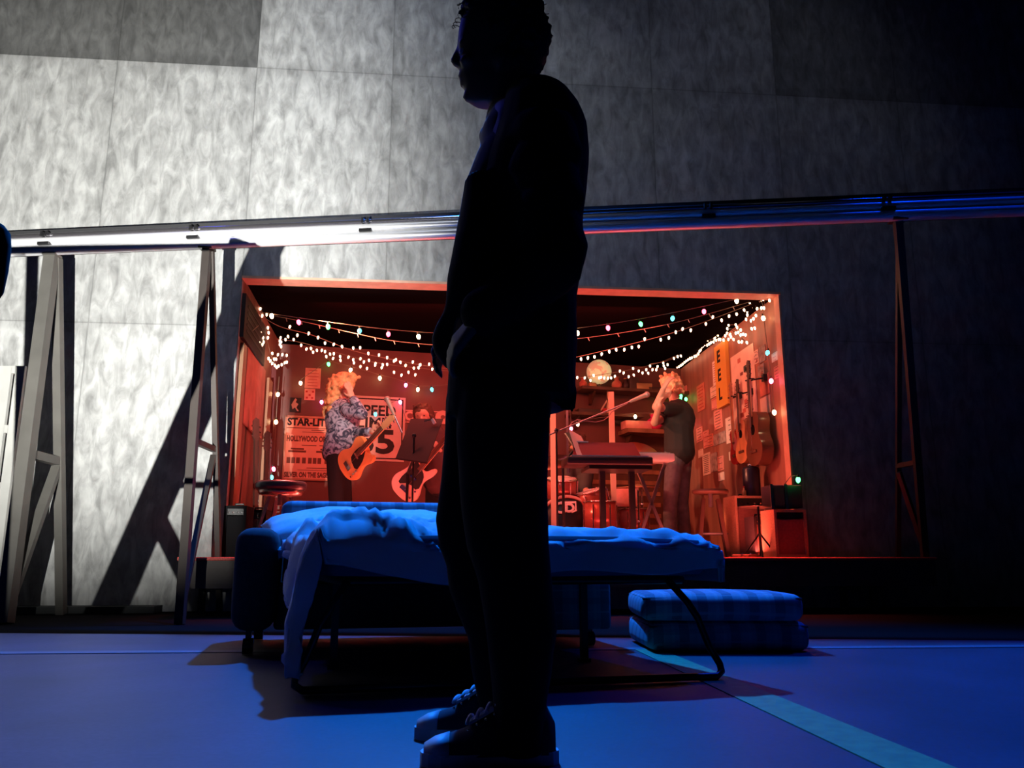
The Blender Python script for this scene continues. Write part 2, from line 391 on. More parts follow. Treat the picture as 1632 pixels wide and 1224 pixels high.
# ---- band room shell
RA = hitz(385, 446, ZT); RB = hitz(447, 548, ZT); RC = hitz(1085, 588, ZT); RD = hitz(1245, 469, ZT)
RA = W(sL, .05, ZT); RD = W(sR, .05, ZT)
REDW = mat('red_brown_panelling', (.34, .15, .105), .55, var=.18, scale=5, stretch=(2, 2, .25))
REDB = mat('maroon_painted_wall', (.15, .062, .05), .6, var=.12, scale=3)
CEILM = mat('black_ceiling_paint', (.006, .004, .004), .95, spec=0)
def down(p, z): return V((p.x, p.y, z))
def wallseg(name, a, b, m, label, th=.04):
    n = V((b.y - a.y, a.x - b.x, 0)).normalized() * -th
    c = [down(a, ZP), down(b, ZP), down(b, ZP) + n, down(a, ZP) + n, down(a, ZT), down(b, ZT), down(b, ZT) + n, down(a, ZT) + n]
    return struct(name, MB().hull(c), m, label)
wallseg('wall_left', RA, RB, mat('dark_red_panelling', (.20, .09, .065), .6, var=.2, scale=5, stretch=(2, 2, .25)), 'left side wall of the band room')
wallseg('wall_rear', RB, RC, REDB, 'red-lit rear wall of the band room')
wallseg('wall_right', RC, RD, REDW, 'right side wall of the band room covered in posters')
ro = [RA + V((-.1, 0, 0)), RD + V((.1, 0, 0)), RC + V((.1, .1, 0)), RB + V((-.1, .1, 0))]
struct('ceiling', MB().hull([down(p, ZT + .002) for p in ro] + [down(p, ZT + .05) for p in ro]), CEILM, 'black ceiling of the band room')
TRIM = mat('raw_timber_lining', (.62, .34, .24), .55, var=.1, scale=9)
struct('trim_3', MB().hull([W(sL, -.02, ZT - .022), W(sR, -.02, ZT - .022), W(sR, .16, ZT - .022), W(sL, .16, ZT - .022), W(sL, -.02, ZT), W(sR, -.02, ZT), W(sR, .16, ZT), W(sL, .16, ZT)]), TRIM, 'timber lintel board lining the top of the opening')
struct('trim_4', MB().hull([W(sR - .018, -.01, ZP), W(sR, -.01, ZP), W(sR, .10, ZP), W(sR - .018, .10, ZP), W(sR - .018, -.01, ZT - .022), W(sR, -.01, ZT - .022), W(sR, .10, ZT - .022), W(sR - .018, .10, ZT - .022)]), TRIM, 'timber jamb at the right of the opening')

# ---- platform: deck carried on trestle legs
def spx(u, t, v=888): return s_of(onw(u, v, t))
TF = -.62                                        # front edge of the platform
pl0, pl1 = spx(285, TF), spx(1490, TF)
plat = thing('stage_platform', 'low grey platform carrying the band room, its edge carpeted red', 'platform', W(0, TF, 0))
mb = MB(); mb.hull([W(pl0, TF, ZP - .215), W(pl1, TF, ZP - .215), W(pl1, -.005, ZP - .215), W(pl0, -.005, ZP - .215), W(pl0, TF, ZP - .012), W(pl1, TF, ZP - .012), W(pl1, -.005, ZP - .012), W(pl0, -.005, ZP - .012)])
mb.build('deck', mat('grey_fascia_paint', (.08, .07, .065), .8, var=.15, scale=6), plat)
mb = MB(); mb.hull([W(pl0 - .005, TF - .01, ZP - .012), W(pl1 + .005, TF - .01, ZP - .012), W(pl1 + .005, -.005, ZP - .012), W(pl0 - .005, -.005, ZP - .012), W(pl0 - .005, TF - .01, ZP), W(pl1 + .005, TF - .01, ZP), W(pl1 + .005, -.005, ZP), W(pl0 - .005, -.005, ZP)])
mb.cyl(W(pl0 - .005, TF - .008, ZP - .006), W(pl1 + .005, TF - .008, ZP - .006), .013, n=16)
c = mb.build('carpet', mat('red_carpet', (.5, .1, .08), .95, var=.3, scale=120, bump=.5), plat); c['label'] = 'red carpet covering'
for s in (pl0 + .04, -1.2, 0.2, 1.6, pl1 - .5):
    for t in (TF + .06, -.08):
        MB().bar(W(s, t, -.004), W(s, t, ZP - .215), .045).build('leg', mat('dark_steel_leg', (.03, .03, .03), .6), plat)
# band room floor
fl = [RA, RD, RC, RB]
struct('floor_band_room', MB().hull([down(p, ZP - .03) for p in fl] + [down(p, ZP) for p in fl]), mat('red_brown_boards', (.25, .10, .07), .5, var=.2, scale=4), 'floor of the band room')

# ================================================================== RAIL AND A-FRAMES
rlp, rrp = at(-150, 415.5, 5.95), at(1760, 339, 5.08)
rail = thing('track_rail', 'long horizontal metal track of stacked tubes crossing in front of the wall', 'rail', (rlp + rrp) / 2 - V((0, 0, 0)))
rdir = (rrp - rlp).normalized(); rn = V((rdir.y, -rdir.x, 0)).normalized()   # rn points to the camera
if rn.y > 0: rn = -rn
up = V((0, 0, 1))
def railtube(dz, r, name, m, dn=0.0): MB().cyl(rlp + up * dz + rn * dn, rrp + up * dz + rn * dn, r, n=20).build(name, m, rail)
railtube(.040, .040, 'lower_tube', ALU)
railtube(.112, .030, 'middle_tube', ALU, .0)
railtube(.158, .019, 'upper_tube', mat('dark_polished_tube', (.35, .33, .36), .14, .9), .0)
mb = MB(); mb.bar(rlp + up * .118 - rn * .045, rrp + up * .118 - rn * .045, .03, .20); mb.build('backing_and_shadow_strip', mat('black_backing_shadow', (.02, .02, .022), .7), rail)  # raised above the tubes, black stands in for the rail's wall shadow
for u in (85, 330, 587, 1128, 1415, -100, 1700, 860):
    f = (at(u, 380, 5.9) - rlp).dot(rdir) if u < 500 else (at(u, 350, 5.9 - .00048 * u) - rlp).dot(rdir)
    p = rlp + rdir * f
    mb = MB()
    mb.box((-.045, -.03, .070), (.045, .046, .092)); mb.box((-.028, -.03, .135), (-.012, .05, .175)); mb.box((.012, -.03, .135), (.028, .05, .175))
    M = frame(p, rdir, up.cross(rdir)); mb.v = [M @ V((x.x, -x.y if False else x.y * (1 if (up.cross(rdir)).dot(rn) > 0 else -1), x.z)) for x in mb.v]
    mb.build('clamp', BLACKP, rail)
def a_frame(ua, va, fu, fv, fY, ru, rv, rY, zf, label, m, w=.05, z_cross=1.15, dz=.0):
    # apex under the rail at (ua,va); feet at depth fY / rY
    Yr = rlp.y + (rrp.y - rlp.y) * (ua + 150) / 1910
    ap = at(ua, va, Yr); f = at(fu, fv, fY); r = at(ru, rv, rY); f.z = zf; r.z = zf
    t = thing('a_frame_support', label, 'frame', (ap + f + r) / 3 * 1); t.location.z = zf
    ax = V((.02, 0, 0))
    MB().bar(f, ap - up * .0, w, w, up=V((1, 0, 0))).build('front_leg', m, t)
    MB().bar(r, ap - up * .01 + V((.022, .03, 0)), w * .7, w * .7, up=V((1, 0, 0))).build('rear_leg', m, t)
    k = z_cross; a = f.lerp(ap, (k - zf) / (ap.z - zf)); b = r.lerp(ap, (k - zf) / (ap.z - zf))
    MB().bar(a, b, w * .7).build('crossbar', m, t)
    MB().bar(b - up * .05, f.lerp(ap, .03), w * .7).build('brace', m, t)
    MB().box((ap.x - .05, ap.y - .05, ap.z - .005), (ap.x + .05, ap.y + .05, ap.z + .012)).build('top_plate', m, t)
    return t
GA = mat('frame_grey_steel', (.11, .105, .095), .5, .3, var=.12, scale=4)
GB = mat('frame_bare_steel', (.06, .05, .045), .45, .4, var=.12, scale=4)
a_frame(83, 408, 8, 985, 5.45, 97, 985, 6.3, 0, 'leftmost grey steel A-frame holding the track against the brightest part of the wall', GA, .085, 1.12)
a_frame(330, 397, 286, 1000, 5.4, 352, 950, 6.28, 0, 'steel A-frame under the track just left of the band room opening', GB, .055, 1.2)
a_frame(1431, 352, 1474, 885, TF * 1.0 + 6.97 + .26, 1431, 885, 6.86 + .10, ZP, 'slim steel A-frame at far right standing on the platform end', GB, .05, 1.12)
# unseen blocker added at left, its bars placed to cast the slanting wall shadows
def lk(u, v, k): return KEY.lerp(onw(u, v), k)
tr = thing('added_shadow_trestle', 'added unseen steel trestle casting the slanting wall shadow, left of the frame', 'stand', (KEY.x - .2, KEY.y + 1.15, 0))
k = .20
a0, a1 = lk(172, 975, k), lk(424, 397, k)
dirn = (a1 - a0).normalized(); a0 = a0 - dirn * (a0.z / dirn.z); a1 = a1 + dirn * .02
MB().bar(a0, a1, .055, .008, up=V((0, 1, 0))).build('leg', GA, tr)
b0, b1 = lk(238, 800, k), lk(330, 985, k)
b2 = b1 + (b1 - b0).normalized() * (b1.z / -((b1 - b0).normalized().z)); MB().bar(b0, b2, .029, .008, up=V((0, 1, 0))).build('leg', GA, tr)
MB().bar(lk(255, 773, k), lk(420, 773, k), .007, .011).build('crossbar', GA, tr)
c0, c1 = lk(437, 395, k), lk(437, 870, k); c1 = c1 + (c1 - c0).normalized() * (c1.z / -((c1 - c0).normalized().z)); MB().bar(c0, c1, .022, .008, up=V((0, 1, 0))).build('leg', GA, tr)
c0, c1 = lk(52, 405, k), lk(38, 960, k); c1 = c1 + (c1 - c0).normalized() * (c1.z / -((c1 - c0).normalized().z)); MB().bar(c0, c1, .018, .008, up=V((0, 1, 0))).build('leg', GA, tr)
MB().bar(lk(-40, 398, k), lk(450, 388, k), .012, .010).build('top_bar', GA, tr)
# floor lamp fitting of the white spot
fl_ = thing('floor_lamp', 'white stage floor lamp left of the frame', 'lamp', (KEY.x, KEY.y - .15, 0))
dl = (V((-3.35, 6.6, 3.0)) - KEY).normalized(); MB().cyl(KEY - dl * .3, KEY - dl * .04, .07, .08, 20, cap=False).build('housing', BLACK, fl_)
MB().cyl(KEY - dl * .15 - V((0, 0, 0)), V((KEY.x, KEY.y - .12, 0)), .015).build('stand', BLACK, fl_)
def down_(p): return V((p.x, p.y, 0))
for k0, k1, (ua, va, ub, vb) in ((.05, .052, (398, 458, 960, 1010)),):
    cr = [lk(ua, vb, k0), lk(ub, vb, k0), lk(ub, va + 26, k0), lk(ua, va, k0)]; cr2 = [lk(ua, vb, k1), lk(ub, vb, k1), lk(ub, va + 26, k1), lk(ua, va, k1)]
    MB().hull(cr + cr2).build('added_light_flap', BLACK, fl_)  # unseen flap added to keep the white spot out of the band room
# unidentified dark round object cut off by the left edge, stand made up
g = at(-26, 412, .62)
lp = thing('round_object', 'black rounded object cut off by the left edge of the photo', 'lamp', down_(g))
MB().lathe([(a * .29, b * .29) for a, b in [(.02, -.115), (.05, -.108), (.058, -.09), (.062, -.03), (.062, .04), (.056, .08), (.04, .1), (.02, .107)]], g, 24).build('housing', BLACK, lp)
MB().cyl(down_(g), g - V((0, 0, .032)), .005).build('pole', BLACK, lp); MB().lathe([(.06, 0), (.06, .006), (.008, .01)], down_(g), 24).build('base', BLACK, lp)
# pale slotted board added at far left for bright and shadowed wall shapes
pA, pB = at(-60, 700, 6.1), at(40, 583, 6.1)
sp_ = thing('light_shape_board', 'added pale slotted board standing for bright and shadowed wall shapes behind the leftmost A-frame', 'panel', V(((pA.x + pB.x) / 2, 6.12, 0)))
z1 = pB.z; x0, x1 = pA.x, pB.x
mb = MB(); PM = mat('pale_light_shape', (.42, .42, .40), .6, var=.1, scale=4)
mb.box((x0, 6.10, 0), (x1 - .10, 6.13, z1)); mb.box((x1 - .07, 6.10, 0), (x1, 6.13, z1))
for z in (z1 - .06, z1 - .52, z1 - .95, z1 - 1.4, .02): mb.box((x1 - .101, 6.10, z), (x1 - .069, 6.13, z + .06))
mb.build('board', PM, sp_)
# ================================================================== SOFA BED
TH = math.radians(13)
SO = V((-.37, 3.80, 0))
PLAID = plaid_mat()
UPH = mat('dark_blue_grey_upholstery', (.03, .035, .045), .9, var=.2, scale=40, bump=.2)
sofa = thing('sofa_bed', 'plaid sofa bed folded open toward the audience in front of the band room', 'sofa', SO, TH)
def bx(lo, hi, r, name, m, parent=sofa): return MB().rbox(lo, hi, r, seg=4).build(name, m, parent, True)
bx((-.70, .62, .16), (.70, .84, .705), .05, 'backrest', PLAID)
for sx in (-1, 1):
    x0, x1 = sorted((sx * .67, sx * .86)); a = bx((x0, .02, .10), (x1, .84, .545), .07, 'armrest', UPH if sx < 0 else PLAID)
bx((-.68, .10, .10), (.68, .80, .30), .02, 'base', UPH)
bx((.36, -.01, .085), (.86, .06, .30), .02, 'front_rail', PLAID)
for sx in (-.78, .78):
    for y in (.10, .76):
        mb = MB(); mb.box((sx - .012, y - .02, .07), (sx + .012, y + .02, .105)); mb.cyl((sx - .022, y, .036), (sx + .022, y, .036), .034, n=16); mb.build('caster', BLACKP, sofa, True)
def bedx(x, y):      # the pulled-out bed slides a little to the right of the sofa
    f = min(1, max(0, (.55 - y) / 1.55)); return x + .20 * f
BW, BY0, BY1, BZ = .685, .58, -1.0, .485
mb = MB(); N = 14
rings = []
for j in range(N + 1):
    y = BY0 + (BY1 - BY0) * j / N; hw = BW if y < .0 else .63
    e = 1 if 0 < j < N else .96
    ring = []
    for (a, zz) in ((-1, .37), (-1.0, .43), (-.98, .475), (-.5, .487), (0, .488), (.5, .487), (.98, .475), (1.0, .43), (1, .37), (.97, .355), (0, .35), (-.97, .355)):
        ring.append(V((bedx(a * hw * e, y), y, zz)))
    rings.append(ring)
mb.loft(rings); mb.build('mattress', mat('dark_blue_mattress_ticking', (.16, .19, .26), .9), sofa, True)
FR = mat('bed_frame_steel', (.05, .05, .055), .3, .8)
mb = MB()
for sx in (-.6, .6): mb.cyl((bedx(sx, .5), .5, .335), (bedx(sx, -.95), -.95, .335), .014)
mb.cyl((bedx(-.6, -.95), -.95, .335), (bedx(.6, -.95), -.95, .335), .014); mb.cyl((bedx(-.6, -.45), -.45, .335), (bedx(.6, -.45), -.45, .335), .012)
mb.build('bed_frame', FR, sofa, True)
for sx in (-.56, .44):
    x = bedx(sx, -.5); mb = MB(); mb.bar((x, -.46, .335), (x, -.46, .012), .028, .028, up=V((1, 0, 0))); mb.box((x - .022, -.48, 0), (x + .022, -.44, .014)); mb.build('leg', FR, sofa, True)
# U-shaped foot loop
iM = Matrix.Translation(SO) @ Matrix.Rotation(TH, 4, 'Z'); inv = iM.inverted()
def wl(u, v, Y=None, z=None): return inv @ (at(u, v, Y) if Y else hitz(u, v, z))
pR = [wl(1064, 924, 3.02), wl(1096, 960, 2.98), wl(1112, 985, 2.98), wl(1130, 1030, 2.98), wl(1147, 1058, 2.98), wl(1150, 1070, 2.97), wl(1143, 1079, 2.95), wl(1100, 1082, 2.93)]
for i in (5, 6, 7): pR[i].z = max(pR[i].z, .016)
pLm = [V((-(p.x - .165) + .165, p.y, p.z)) for i, p in enumerate(reversed(pR))]
mb = MB(); mb.tube(pR + pLm, .0125, 10); mb.build('foot_loop', FR, sofa, True)

# ---- bedding
SHEET = mat('pale_cotton_duvet', (.62, .66, .72), .85, bump=.45, scale=7, stretch=(1, .5, 1))
PILM = mat('pale_pillow_cotton', (.66, .68, .72), .85)
def fold(x, y, s=1.0):
    p = V((x * 2.4, y * 2.4, 3.1)); q = V((noise.noise(p), noise.noise(p + V((9, 4, 2))), 0)) * .55
    r = 0
    for k, (fr, am) in enumerate(((2.1, .03), (4.3, .055), (8.0, .048), (15.0, .024))):
        n = noise.noise(V((x * fr, y * fr * .8, k * 7.7)) + q * 1.4); r += (1 - abs(n) * 2.2) * am
    return r * s
bed = thing('duvet', 'crumpled pale duvet spread over the pulled-out bed, trailing to the floor at its left corner', 'duvet', SO, TH)
NX, NY = 130, 120
vs_, fs_ = [], []
for j in range(NY + 1):
    b = j / NY
    for i in range(NX + 1):
        a = i / NX
        # arc-length coordinates on the bed: x over the left edge, y over the foot
        X = -.685 - .46 * (1 - b * .0) + a * (.685 * 2 + .46 + .13)
        Y = .42 - b * (.42 + 1.02 + .17)
        ox = max(0, -(X + .685)); oxr = max(0, X - .685); oy = max(0, -(Y + 1.0))
        lim = max(0.0, min(1.0, (-.15 - Y) / .8))           # the left skirt only hangs long near the foot
        drop_l = min(ox, .06 + .36 * lim ** 1.3); 
        x = max(-.685, min(.685, X)); y = max(-1.0, Y)
        z = .492
        heap = math.exp(-((X + .25) / .55) ** 2 - ((Y + .30) / .5) ** 2) * .015 + math.exp(-((X - .1) / .35) ** 2 - ((Y - .22) / .2) ** 2) * .02
        f = fold(X, Y)
        flat = min(1, max(.30, (.20 - X) / .5))
        z += heap + max(-.03, min(.07, f - .070)) * flat * 1.15
        edge = min(1.0, (X + .685) / .08) if X > -.685 else 0
        z -= max(0, .03 * (1 - (.685 - x) / .06)) + max(0, .03 * (1 - (y + 1.0) / .06)) + max(0, .03 * (1 - (x + .685) / .06))
        wob = .022 * math.sin(Y * 21 + 2 * math.sin(Y * 6)) + .02 * noise.noise(V((Y * 7, ox * 3, 5)))
        wobf = .018 * math.sin(X * 17 + 2.2 * math.sin(X * 5)) + .02 * noise.noise(V((X * 8, oy * 4, 1)))
        if ox > 0:
            z = .47 - drop_l - (.46 * 0); x = -.685 - .02 - wob * min(1, ox / .08) - .05 * lim * min(1, ox / .3)
            z += f * .3
        if oxr > 0: z = .46 - oxr; x = .685 + .02 + .3 * abs(fold(Y, oxr)) * .3
        if oy > 0:
            hem = .6 + .5 * noise.noise(V((X * 2.2, 0, 8)))
            z2 = .468 - oy * hem; z = min(z, z2) if ox <= 0 else z - oy * .0
            y = -1.0 - .02 - wobf * min(1, oy / .05) - .02
            if ox > 0: y = -1.0 - .04 - .07 * min(1, ox / .3) - wobf
        z = max(z, .02)
        vs_.append(V((bedx(x, y), y, z)))
for j in range(NY):
    for i in range(NX):
        k0 = j * (NX + 1) + i; fs_.append((k0, k0 + 1, k0 + NX + 2, k0 + NX + 1))
mb = MB(); mb.add(vs_, fs_, True); o = mb.build('cloth', SHEET, bed, True)
sd = o.modifiers.new('thickness', 'SOLIDIFY'); sd.thickness = .012; sd.offset = 1
def pillow(name, label, c, rot, sz, seed):
    mb = MB(); n = 22; vs = []; fs = []
    for sgn in (1, -1):
        for j in range(n + 1):
            for i in range(n + 1):
                a = i / n * 2 - 1; b = j / n * 2 - 1
                h = max(0, (1 - abs(a) ** 3.2)) ** .55 * max(0, (1 - abs(b) ** 3.2)) ** .55
                pin = 1 - .10 * (b * b) * (1 if abs(a) > .0 else 0) * abs(a) - .0
                nz = noise.noise(V((a * 2.4 + seed, b * 2.4, sgn))) * .25 + noise.noise(V((a * 6 + seed, b * 6, sgn * 2))) * .10
                vs.append(V((a * sz[0] * (1 - .07 * (1 - abs(b)) * (abs(a) > .9)), b * sz[1] * pin, sgn * sz[2] * h * (1 + nz * .8))))
    for s in range(2):
        o0 = s * (n + 1) ** 2
        for j in range(n):
            for i in range(n):
                k0 = o0 + j * (n + 1) + i; f = (k0, k0 + 1, k0 + n + 2, k0 + n + 1); fs.append(f if s == 0 else f[::-1])
    mb.add(vs, fs, True)
    me = mb.mesh(name, PILM); bm = bmesh.new(); bm.from_mesh(me); bmesh.ops.remove_doubles(bm, verts=bm.verts[:], dist=.0008); bm.to_mesh(me); bm.free()
    o = D.objects.new(name, me); COL.objects.link(o); o.location = iM @ V(c)
    o.rotation_euler = (V(rot) + V((0, 0, TH))); tag(o, label, 'pillow'); return o
pillow('pillow', 'pale pillow resting on the left armrest of the sofa bed', (-.50, .38, .555), (.30, -.12, .10), (.27, .19, .075), 1)
pillow('pillow', 'pale pillow in the middle of the bed against the plaid backrest', (.02, .42, .55), (.36, .05, -.06), (.30, .19, .075), 5)

# ---- two stacked seat cushions at right
def cushion(lo_u, hi_u, Y, z0, z1, label, rz, depth=.55, seed=0):
    a = at(lo_u, 1000, Y); b = at(hi_u, 1000, Y); c = V(((a.x + b.x) / 2, Y + depth / 2, z0)); w = (b.x - a.x) / 2
    mb = MB(); mb.rbox((-w, -depth / 2, 0), (w, depth / 2, z1 - z0), .045, seg=5)
    bm = bmesh.new(); me0 = mb.mesh('c', None); bm.from_mesh(me0); bmesh.ops.subdivide_edges(bm, edges=[e for e in bm.edges if e.calc_length() > .2], cuts=10, use_grid_fill=True)
    for v in bm.verts:
        cx = 1 - (v.co.x / w) ** 2; cy = 1 - (v.co.y / depth * 2) ** 2; t = v.co.z / (z1 - z0)
        if t > .5: v.co.z += .012 * max(0, cx * cy)
        v.co.y += (.012 if v.co.y > 0 else -.012) * max(0, 1 - (2 * t - 1) ** 2) * max(0, cx) * 1.0
        v.co.z += .003 * noise.noise(v.co * 9 + V((seed, 0, 0))) * (1 if t > .1 else 0)
    bm.to_mesh(me0); bm.free(); me0.materials.append(PLAID)
    for p in me0.polygons: p.use_smooth = True
    t = thing('seat_cushion', label, 'cushion', c, rz)
    o = D.objects.new('cover', me0); COL.objects.link(o); o.parent = t
    pts = [(x * (w - .012), y * (depth / 2 - .012), (z1 - z0) - .02) for x, y in ((-1, -1), (1, -1), (1, 1), (-1, 1))]
    mb = MB(); mb.tube([V(p) for p in pts], .006, 6, closed=True); mb.build('piping', UPH, t, True)
    return t
cushion(1030, 1291, 3.80, .002, .130, 'lower plaid seat cushion lying on the floor under the other, right of the bed', .03, .56, 3)
cushion(1026, 1287, 3.78, .134, .252, 'upper plaid seat cushion topping the two-cushion stack, right of the bed', -.02, .55, 8)
# ================================================================== PEOPLE
def hand(mb, wrist, d, n, L=.17, curl=.6, spread=.12, thumb_side=1):
    """palm + five fingers; d = pointing direction, n = back-of-hand normal"""
    d = V(d).normalized(); n = V(n); n = (n - d * n.dot(d)).normalized(); s = d.cross(n).normalized()
    w = V(wrist); pl = L * .48; fl = L * .52; kn = w + d * pl
    for k in (-1.2, -.4, .4, 1.2):
        mb.cone(w + s * k * .010, .014, kn + s * k * .0175 * (L / .17), .012, 8)
    for i, (k, ln) in enumerate(((-1.25, .78), (-.42, .95), (.42, 1.0), (1.25, .88))):
        b = kn + s * k * .0185 * (L / .17); dd = (d + s * k * spread).normalized(); p = b; r = .0088; cu = 0
        for seg, q in enumerate((.45, .32, .23)):
            cu += curl * (.5 + .25 * seg); v = dd * math.cos(cu) - n * math.sin(cu); e = p + v * fl * ln * q
            mb.cone(p, r, e, r * .93, 8); p = e; r *= .93
    b = w + s * (-thumb_side) * .022 + d * .02; v = (d * .65 - s * thumb_side * .6 - n * .3).normalized(); e = b + v * .038; mb.cone(b, .0125, e, .010, 8)
    v2 = (d * .9 - s * thumb_side * .1 - n * .45).normalized(); mb.cone(e, .010, e + v2 * .03, .0085, 8)
def sring(c, ax, ay, rx, ry, n=28, pw=2.3):
    out = []
    for k in range(n):
        a = 2 * math.pi * k / n; ca, sa = math.cos(a), math.sin(a)
        out.append(c + ax * rx * math.copysign(abs(ca) ** (2 / pw), ca) + ay * ry * math.copysign(abs(sa) ** (2 / pw), sa))
    return out
def profile(rows, Y):     # rows: (v, uleft, uright, half depth[, depth centre]) -> horizontal sections of a standing form at depth Y
    rings = []
    for r in rows:
        v, a, b, hy = r[:4]; yc = Y + (r[4] if len(r) > 4 else 0)
        A = at(a, v, yc); B = at(b, v, yc); c = (A + B) / 2
        rings.append(sring(c, V((1, 0, 0)), V((0, 1, 0)), (B.x - A.x) / 2, hy))
    return rings

# ---------------------------------------------------------------- the man in front
YM, YN, YFAR = 1.90, 1.80, 2.00
foot0 = hitz(800, 1200, 0)
man = thing('person', 'tall curly-haired man in dark clothes standing in silhouette, facing left before the bed', 'person', V((foot0.x, YM, 0)))
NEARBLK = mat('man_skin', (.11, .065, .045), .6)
mb = MB()
# skull, face, neck
mb.loft(profile([(20, 742, 856, .055), (34, 735, 864, .068), (50, 731, 866, .074), (64, 729.5, 866, .076), (72, 728.5, 864, .075), (79, 731, 862, .073), (92, 731.5, 858, .070), (106, 732, 852, .067),
                 (118, 733, 846, .063), (127, 735.5, 840, .058), (131, 736.5, 836, .056), (138, 738.5, 832, .054), (146, 741.5, 828, .048), (154, 743.5, 820, .042), (162, 748, 812, .034), (167, 757, 800, .026)], YM))
def P(u, v, dy=0): return at(u, v, YM + dy)
mb.cone(P(732, 78), .009, P(724.5, 97), .0115, 10); mb.cone(P(735, 84), .012, P(727, 100), .012, 10)     # nose
for s in (-1, 1): mb.ball(P(728, 101, s * .011), (.0085, .008, .0065)); mb.ball(P(736, 71, s * .028), (.010, .022, .006)); mb.ball(P(745, 97, s * .042), (.022, .02, .014))
mb.ball(P(735.5, 121), (.010, .020, .006)); mb.ball(P(737, 126), (.0095, .019, .0055)); mb.ball(P(737.3, 134.5), (.0095, .018, .006)); mb.ball(P(747, 154), (.016, .018, .015))   # lips, chin
mb.loft(profile([(120, 772, 850, .050), (140, 778, 850, .054), (160, 782, 856, .058), (180, 784, 868, .075), (200, 778, 880, .11)], YM))
for s in (-1, 1):      # ears
    e = P(797, 92, s * .074); mb.ball(e, (.017, .008, .030)); mb.ball(e + V((.004, s * .008, .006)), (.015, .005, .022))
# trunk and legs under the clothes
mb.loft(profile([(185, 782, 890, .12), (215, 776, 915, .17), (260, 768, 922, .175), (330, 745, 915, .165), (400, 735, 905, .155), (470, 722, 895, .155), (540, 716, 885, .16), (600, 720, 880, .16), (650, 722, 874, .14)], YM))
far_leg = [(600, 722, 858, .085, .09), (700, 716, 840, .085, .09), (780, 708, 825, .078, .10), (850, 704, 812, .066, .10), (920, 722, 818, .06, .10), (1000, 752, 822, .055, .10), (1080, 762, 815, .045, .10), (1130, 768, 806, .04, .10)]
near_leg = [(600, 735, 872, .085, -.09), (700, 735, 866, .085, -.09), (780, 745, 862, .078, -.10), (850, 755, 862, .066, -.10), (930, 775, 870, .06, -.10), (1010, 790, 872, .055, -.10), (1100, 800, 860, .045, -.10), (1165, 805, 852, .04, -.10)]
mb.loft(profile(far_leg, YM)); mb.loft(profile(near_leg, YM))
# near arm (his left) : shoulder, elbow, hand pushed in the front pocket; far arm alike
def NP(u, v, Y): return at(u, v, Y)
sh, el, wr = NP(868, 232, 1.70), NP(882, 418, 1.64), NP(764, 505, 1.68)
mb.cone(sh, .055, el, .040); mb.cone(el, .040, wr, .026)
sh2, el2, wr2 = NP(855, 235, 2.10), NP(860, 425, 2.14), NP(730, 520, 2.06)
mb.cone(sh2, .055, el2, .040); mb.cone(el2, .040, wr2, .026)
hand(mb, wr, NP(728, 548, 1.72) - wr, (-.5, -.6, .5), .17, .5, .1, -1)
hand(mb, wr2, NP(704, 553, 2.03) - wr2, (-.6, .5, .5), .17, .4, .1, 1)
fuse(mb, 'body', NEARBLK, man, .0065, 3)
EYEW = mat('eye_white', (.5, .5, .5), .3)
for s in (-1, 1): MB().ball(P(738, 82.5, s * .029), .0105).build('eye', EYEW, man)
# hair: a cap of loose curls
mb = MB(); rnd = random.Random(3)
mb.loft(profile([(-12, 770, 830, .04), (-6, 752, 850, .06), (6, 742, 860, .075), (20, 741, 866, .083), (36, 745, 871, .086), (54, 756, 875, .087), (72, 775, 876, .085), (90, 800, 871, .08), (106, 815, 862, .07), (122, 825, 854, .06), (134, 832, 850, .045)], YM))
for i in range(420):
    v = rnd.uniform(-12, 120); t = rnd.random()
    if v < 36: u0, u1 = 739, 862
    elif v < 75: u0, u1 = 757, 874
    else: u0, u1 = 800, 872 - (v - 75) * .38
    if v < 3: u0, u1 = 748, 852
    ang = rnd.uniform(0, 2 * math.pi); uc = (u0 + u1) / 2; hw = (u1 - u0) / 2; hy = .084 if v < 100 else .066
    c = P(uc + hw * math.cos(ang), v + rnd.uniform(-3, 3)); c.y = YM + hy * math.sin(ang)
    mb.ball(c, rnd.uniform(.006, .0125), sub=1)
curls = []
for (u, v) in ((737, 10), (742, 3), (736, 22), (740, 26), (745, 8), (750, 2), (864, 14), (868, 30), (872, 44), (858, 4), (876, 60), (852, -2), (766, 0), (790, -3), (812, -4), (835, -2)):
    for k in range(3):
        c = P(u + rnd.uniform(-3, 3), v + rnd.uniform(-4, 4), rnd.uniform(-.05, .05)); r = rnd.uniform(.007, .012); ax = rnd.uniform(0, 3)
        mb.tube([c + V((math.cos(a) * r, .5 * r * math.sin(a + ax), math.sin(a) * r)) for a in [j * .6 for j in range(9)]], .0025, 5)
HAIRB = mat('dark_brown_hair', (.012, .009, .007), .7, bump=.6, scale=90)
fuse(mb, 'hair', HAIRB, man, .0042, 1)
mb = MB()
for (u, v, du, dv_) in ((734, 36, -4, 3), (733, 43, -5, -1), (866, 10, 4, -5), (741, 12, -5, -5), (870, 24, 4, -4), (738, 30, -5, 2)):
    c = P(u, v); r = .007
    mb.tube([c + V(((du * .0015) * j / 4 + math.cos(j * .8) * r * .8 - r, .004 * math.sin(j), -dv_ * .0015 * j / 4 + math.sin(j * .8) * r)) for j in range(8)], .0011, 5); mb.build('curl', HAIRB, man); mb = MB()
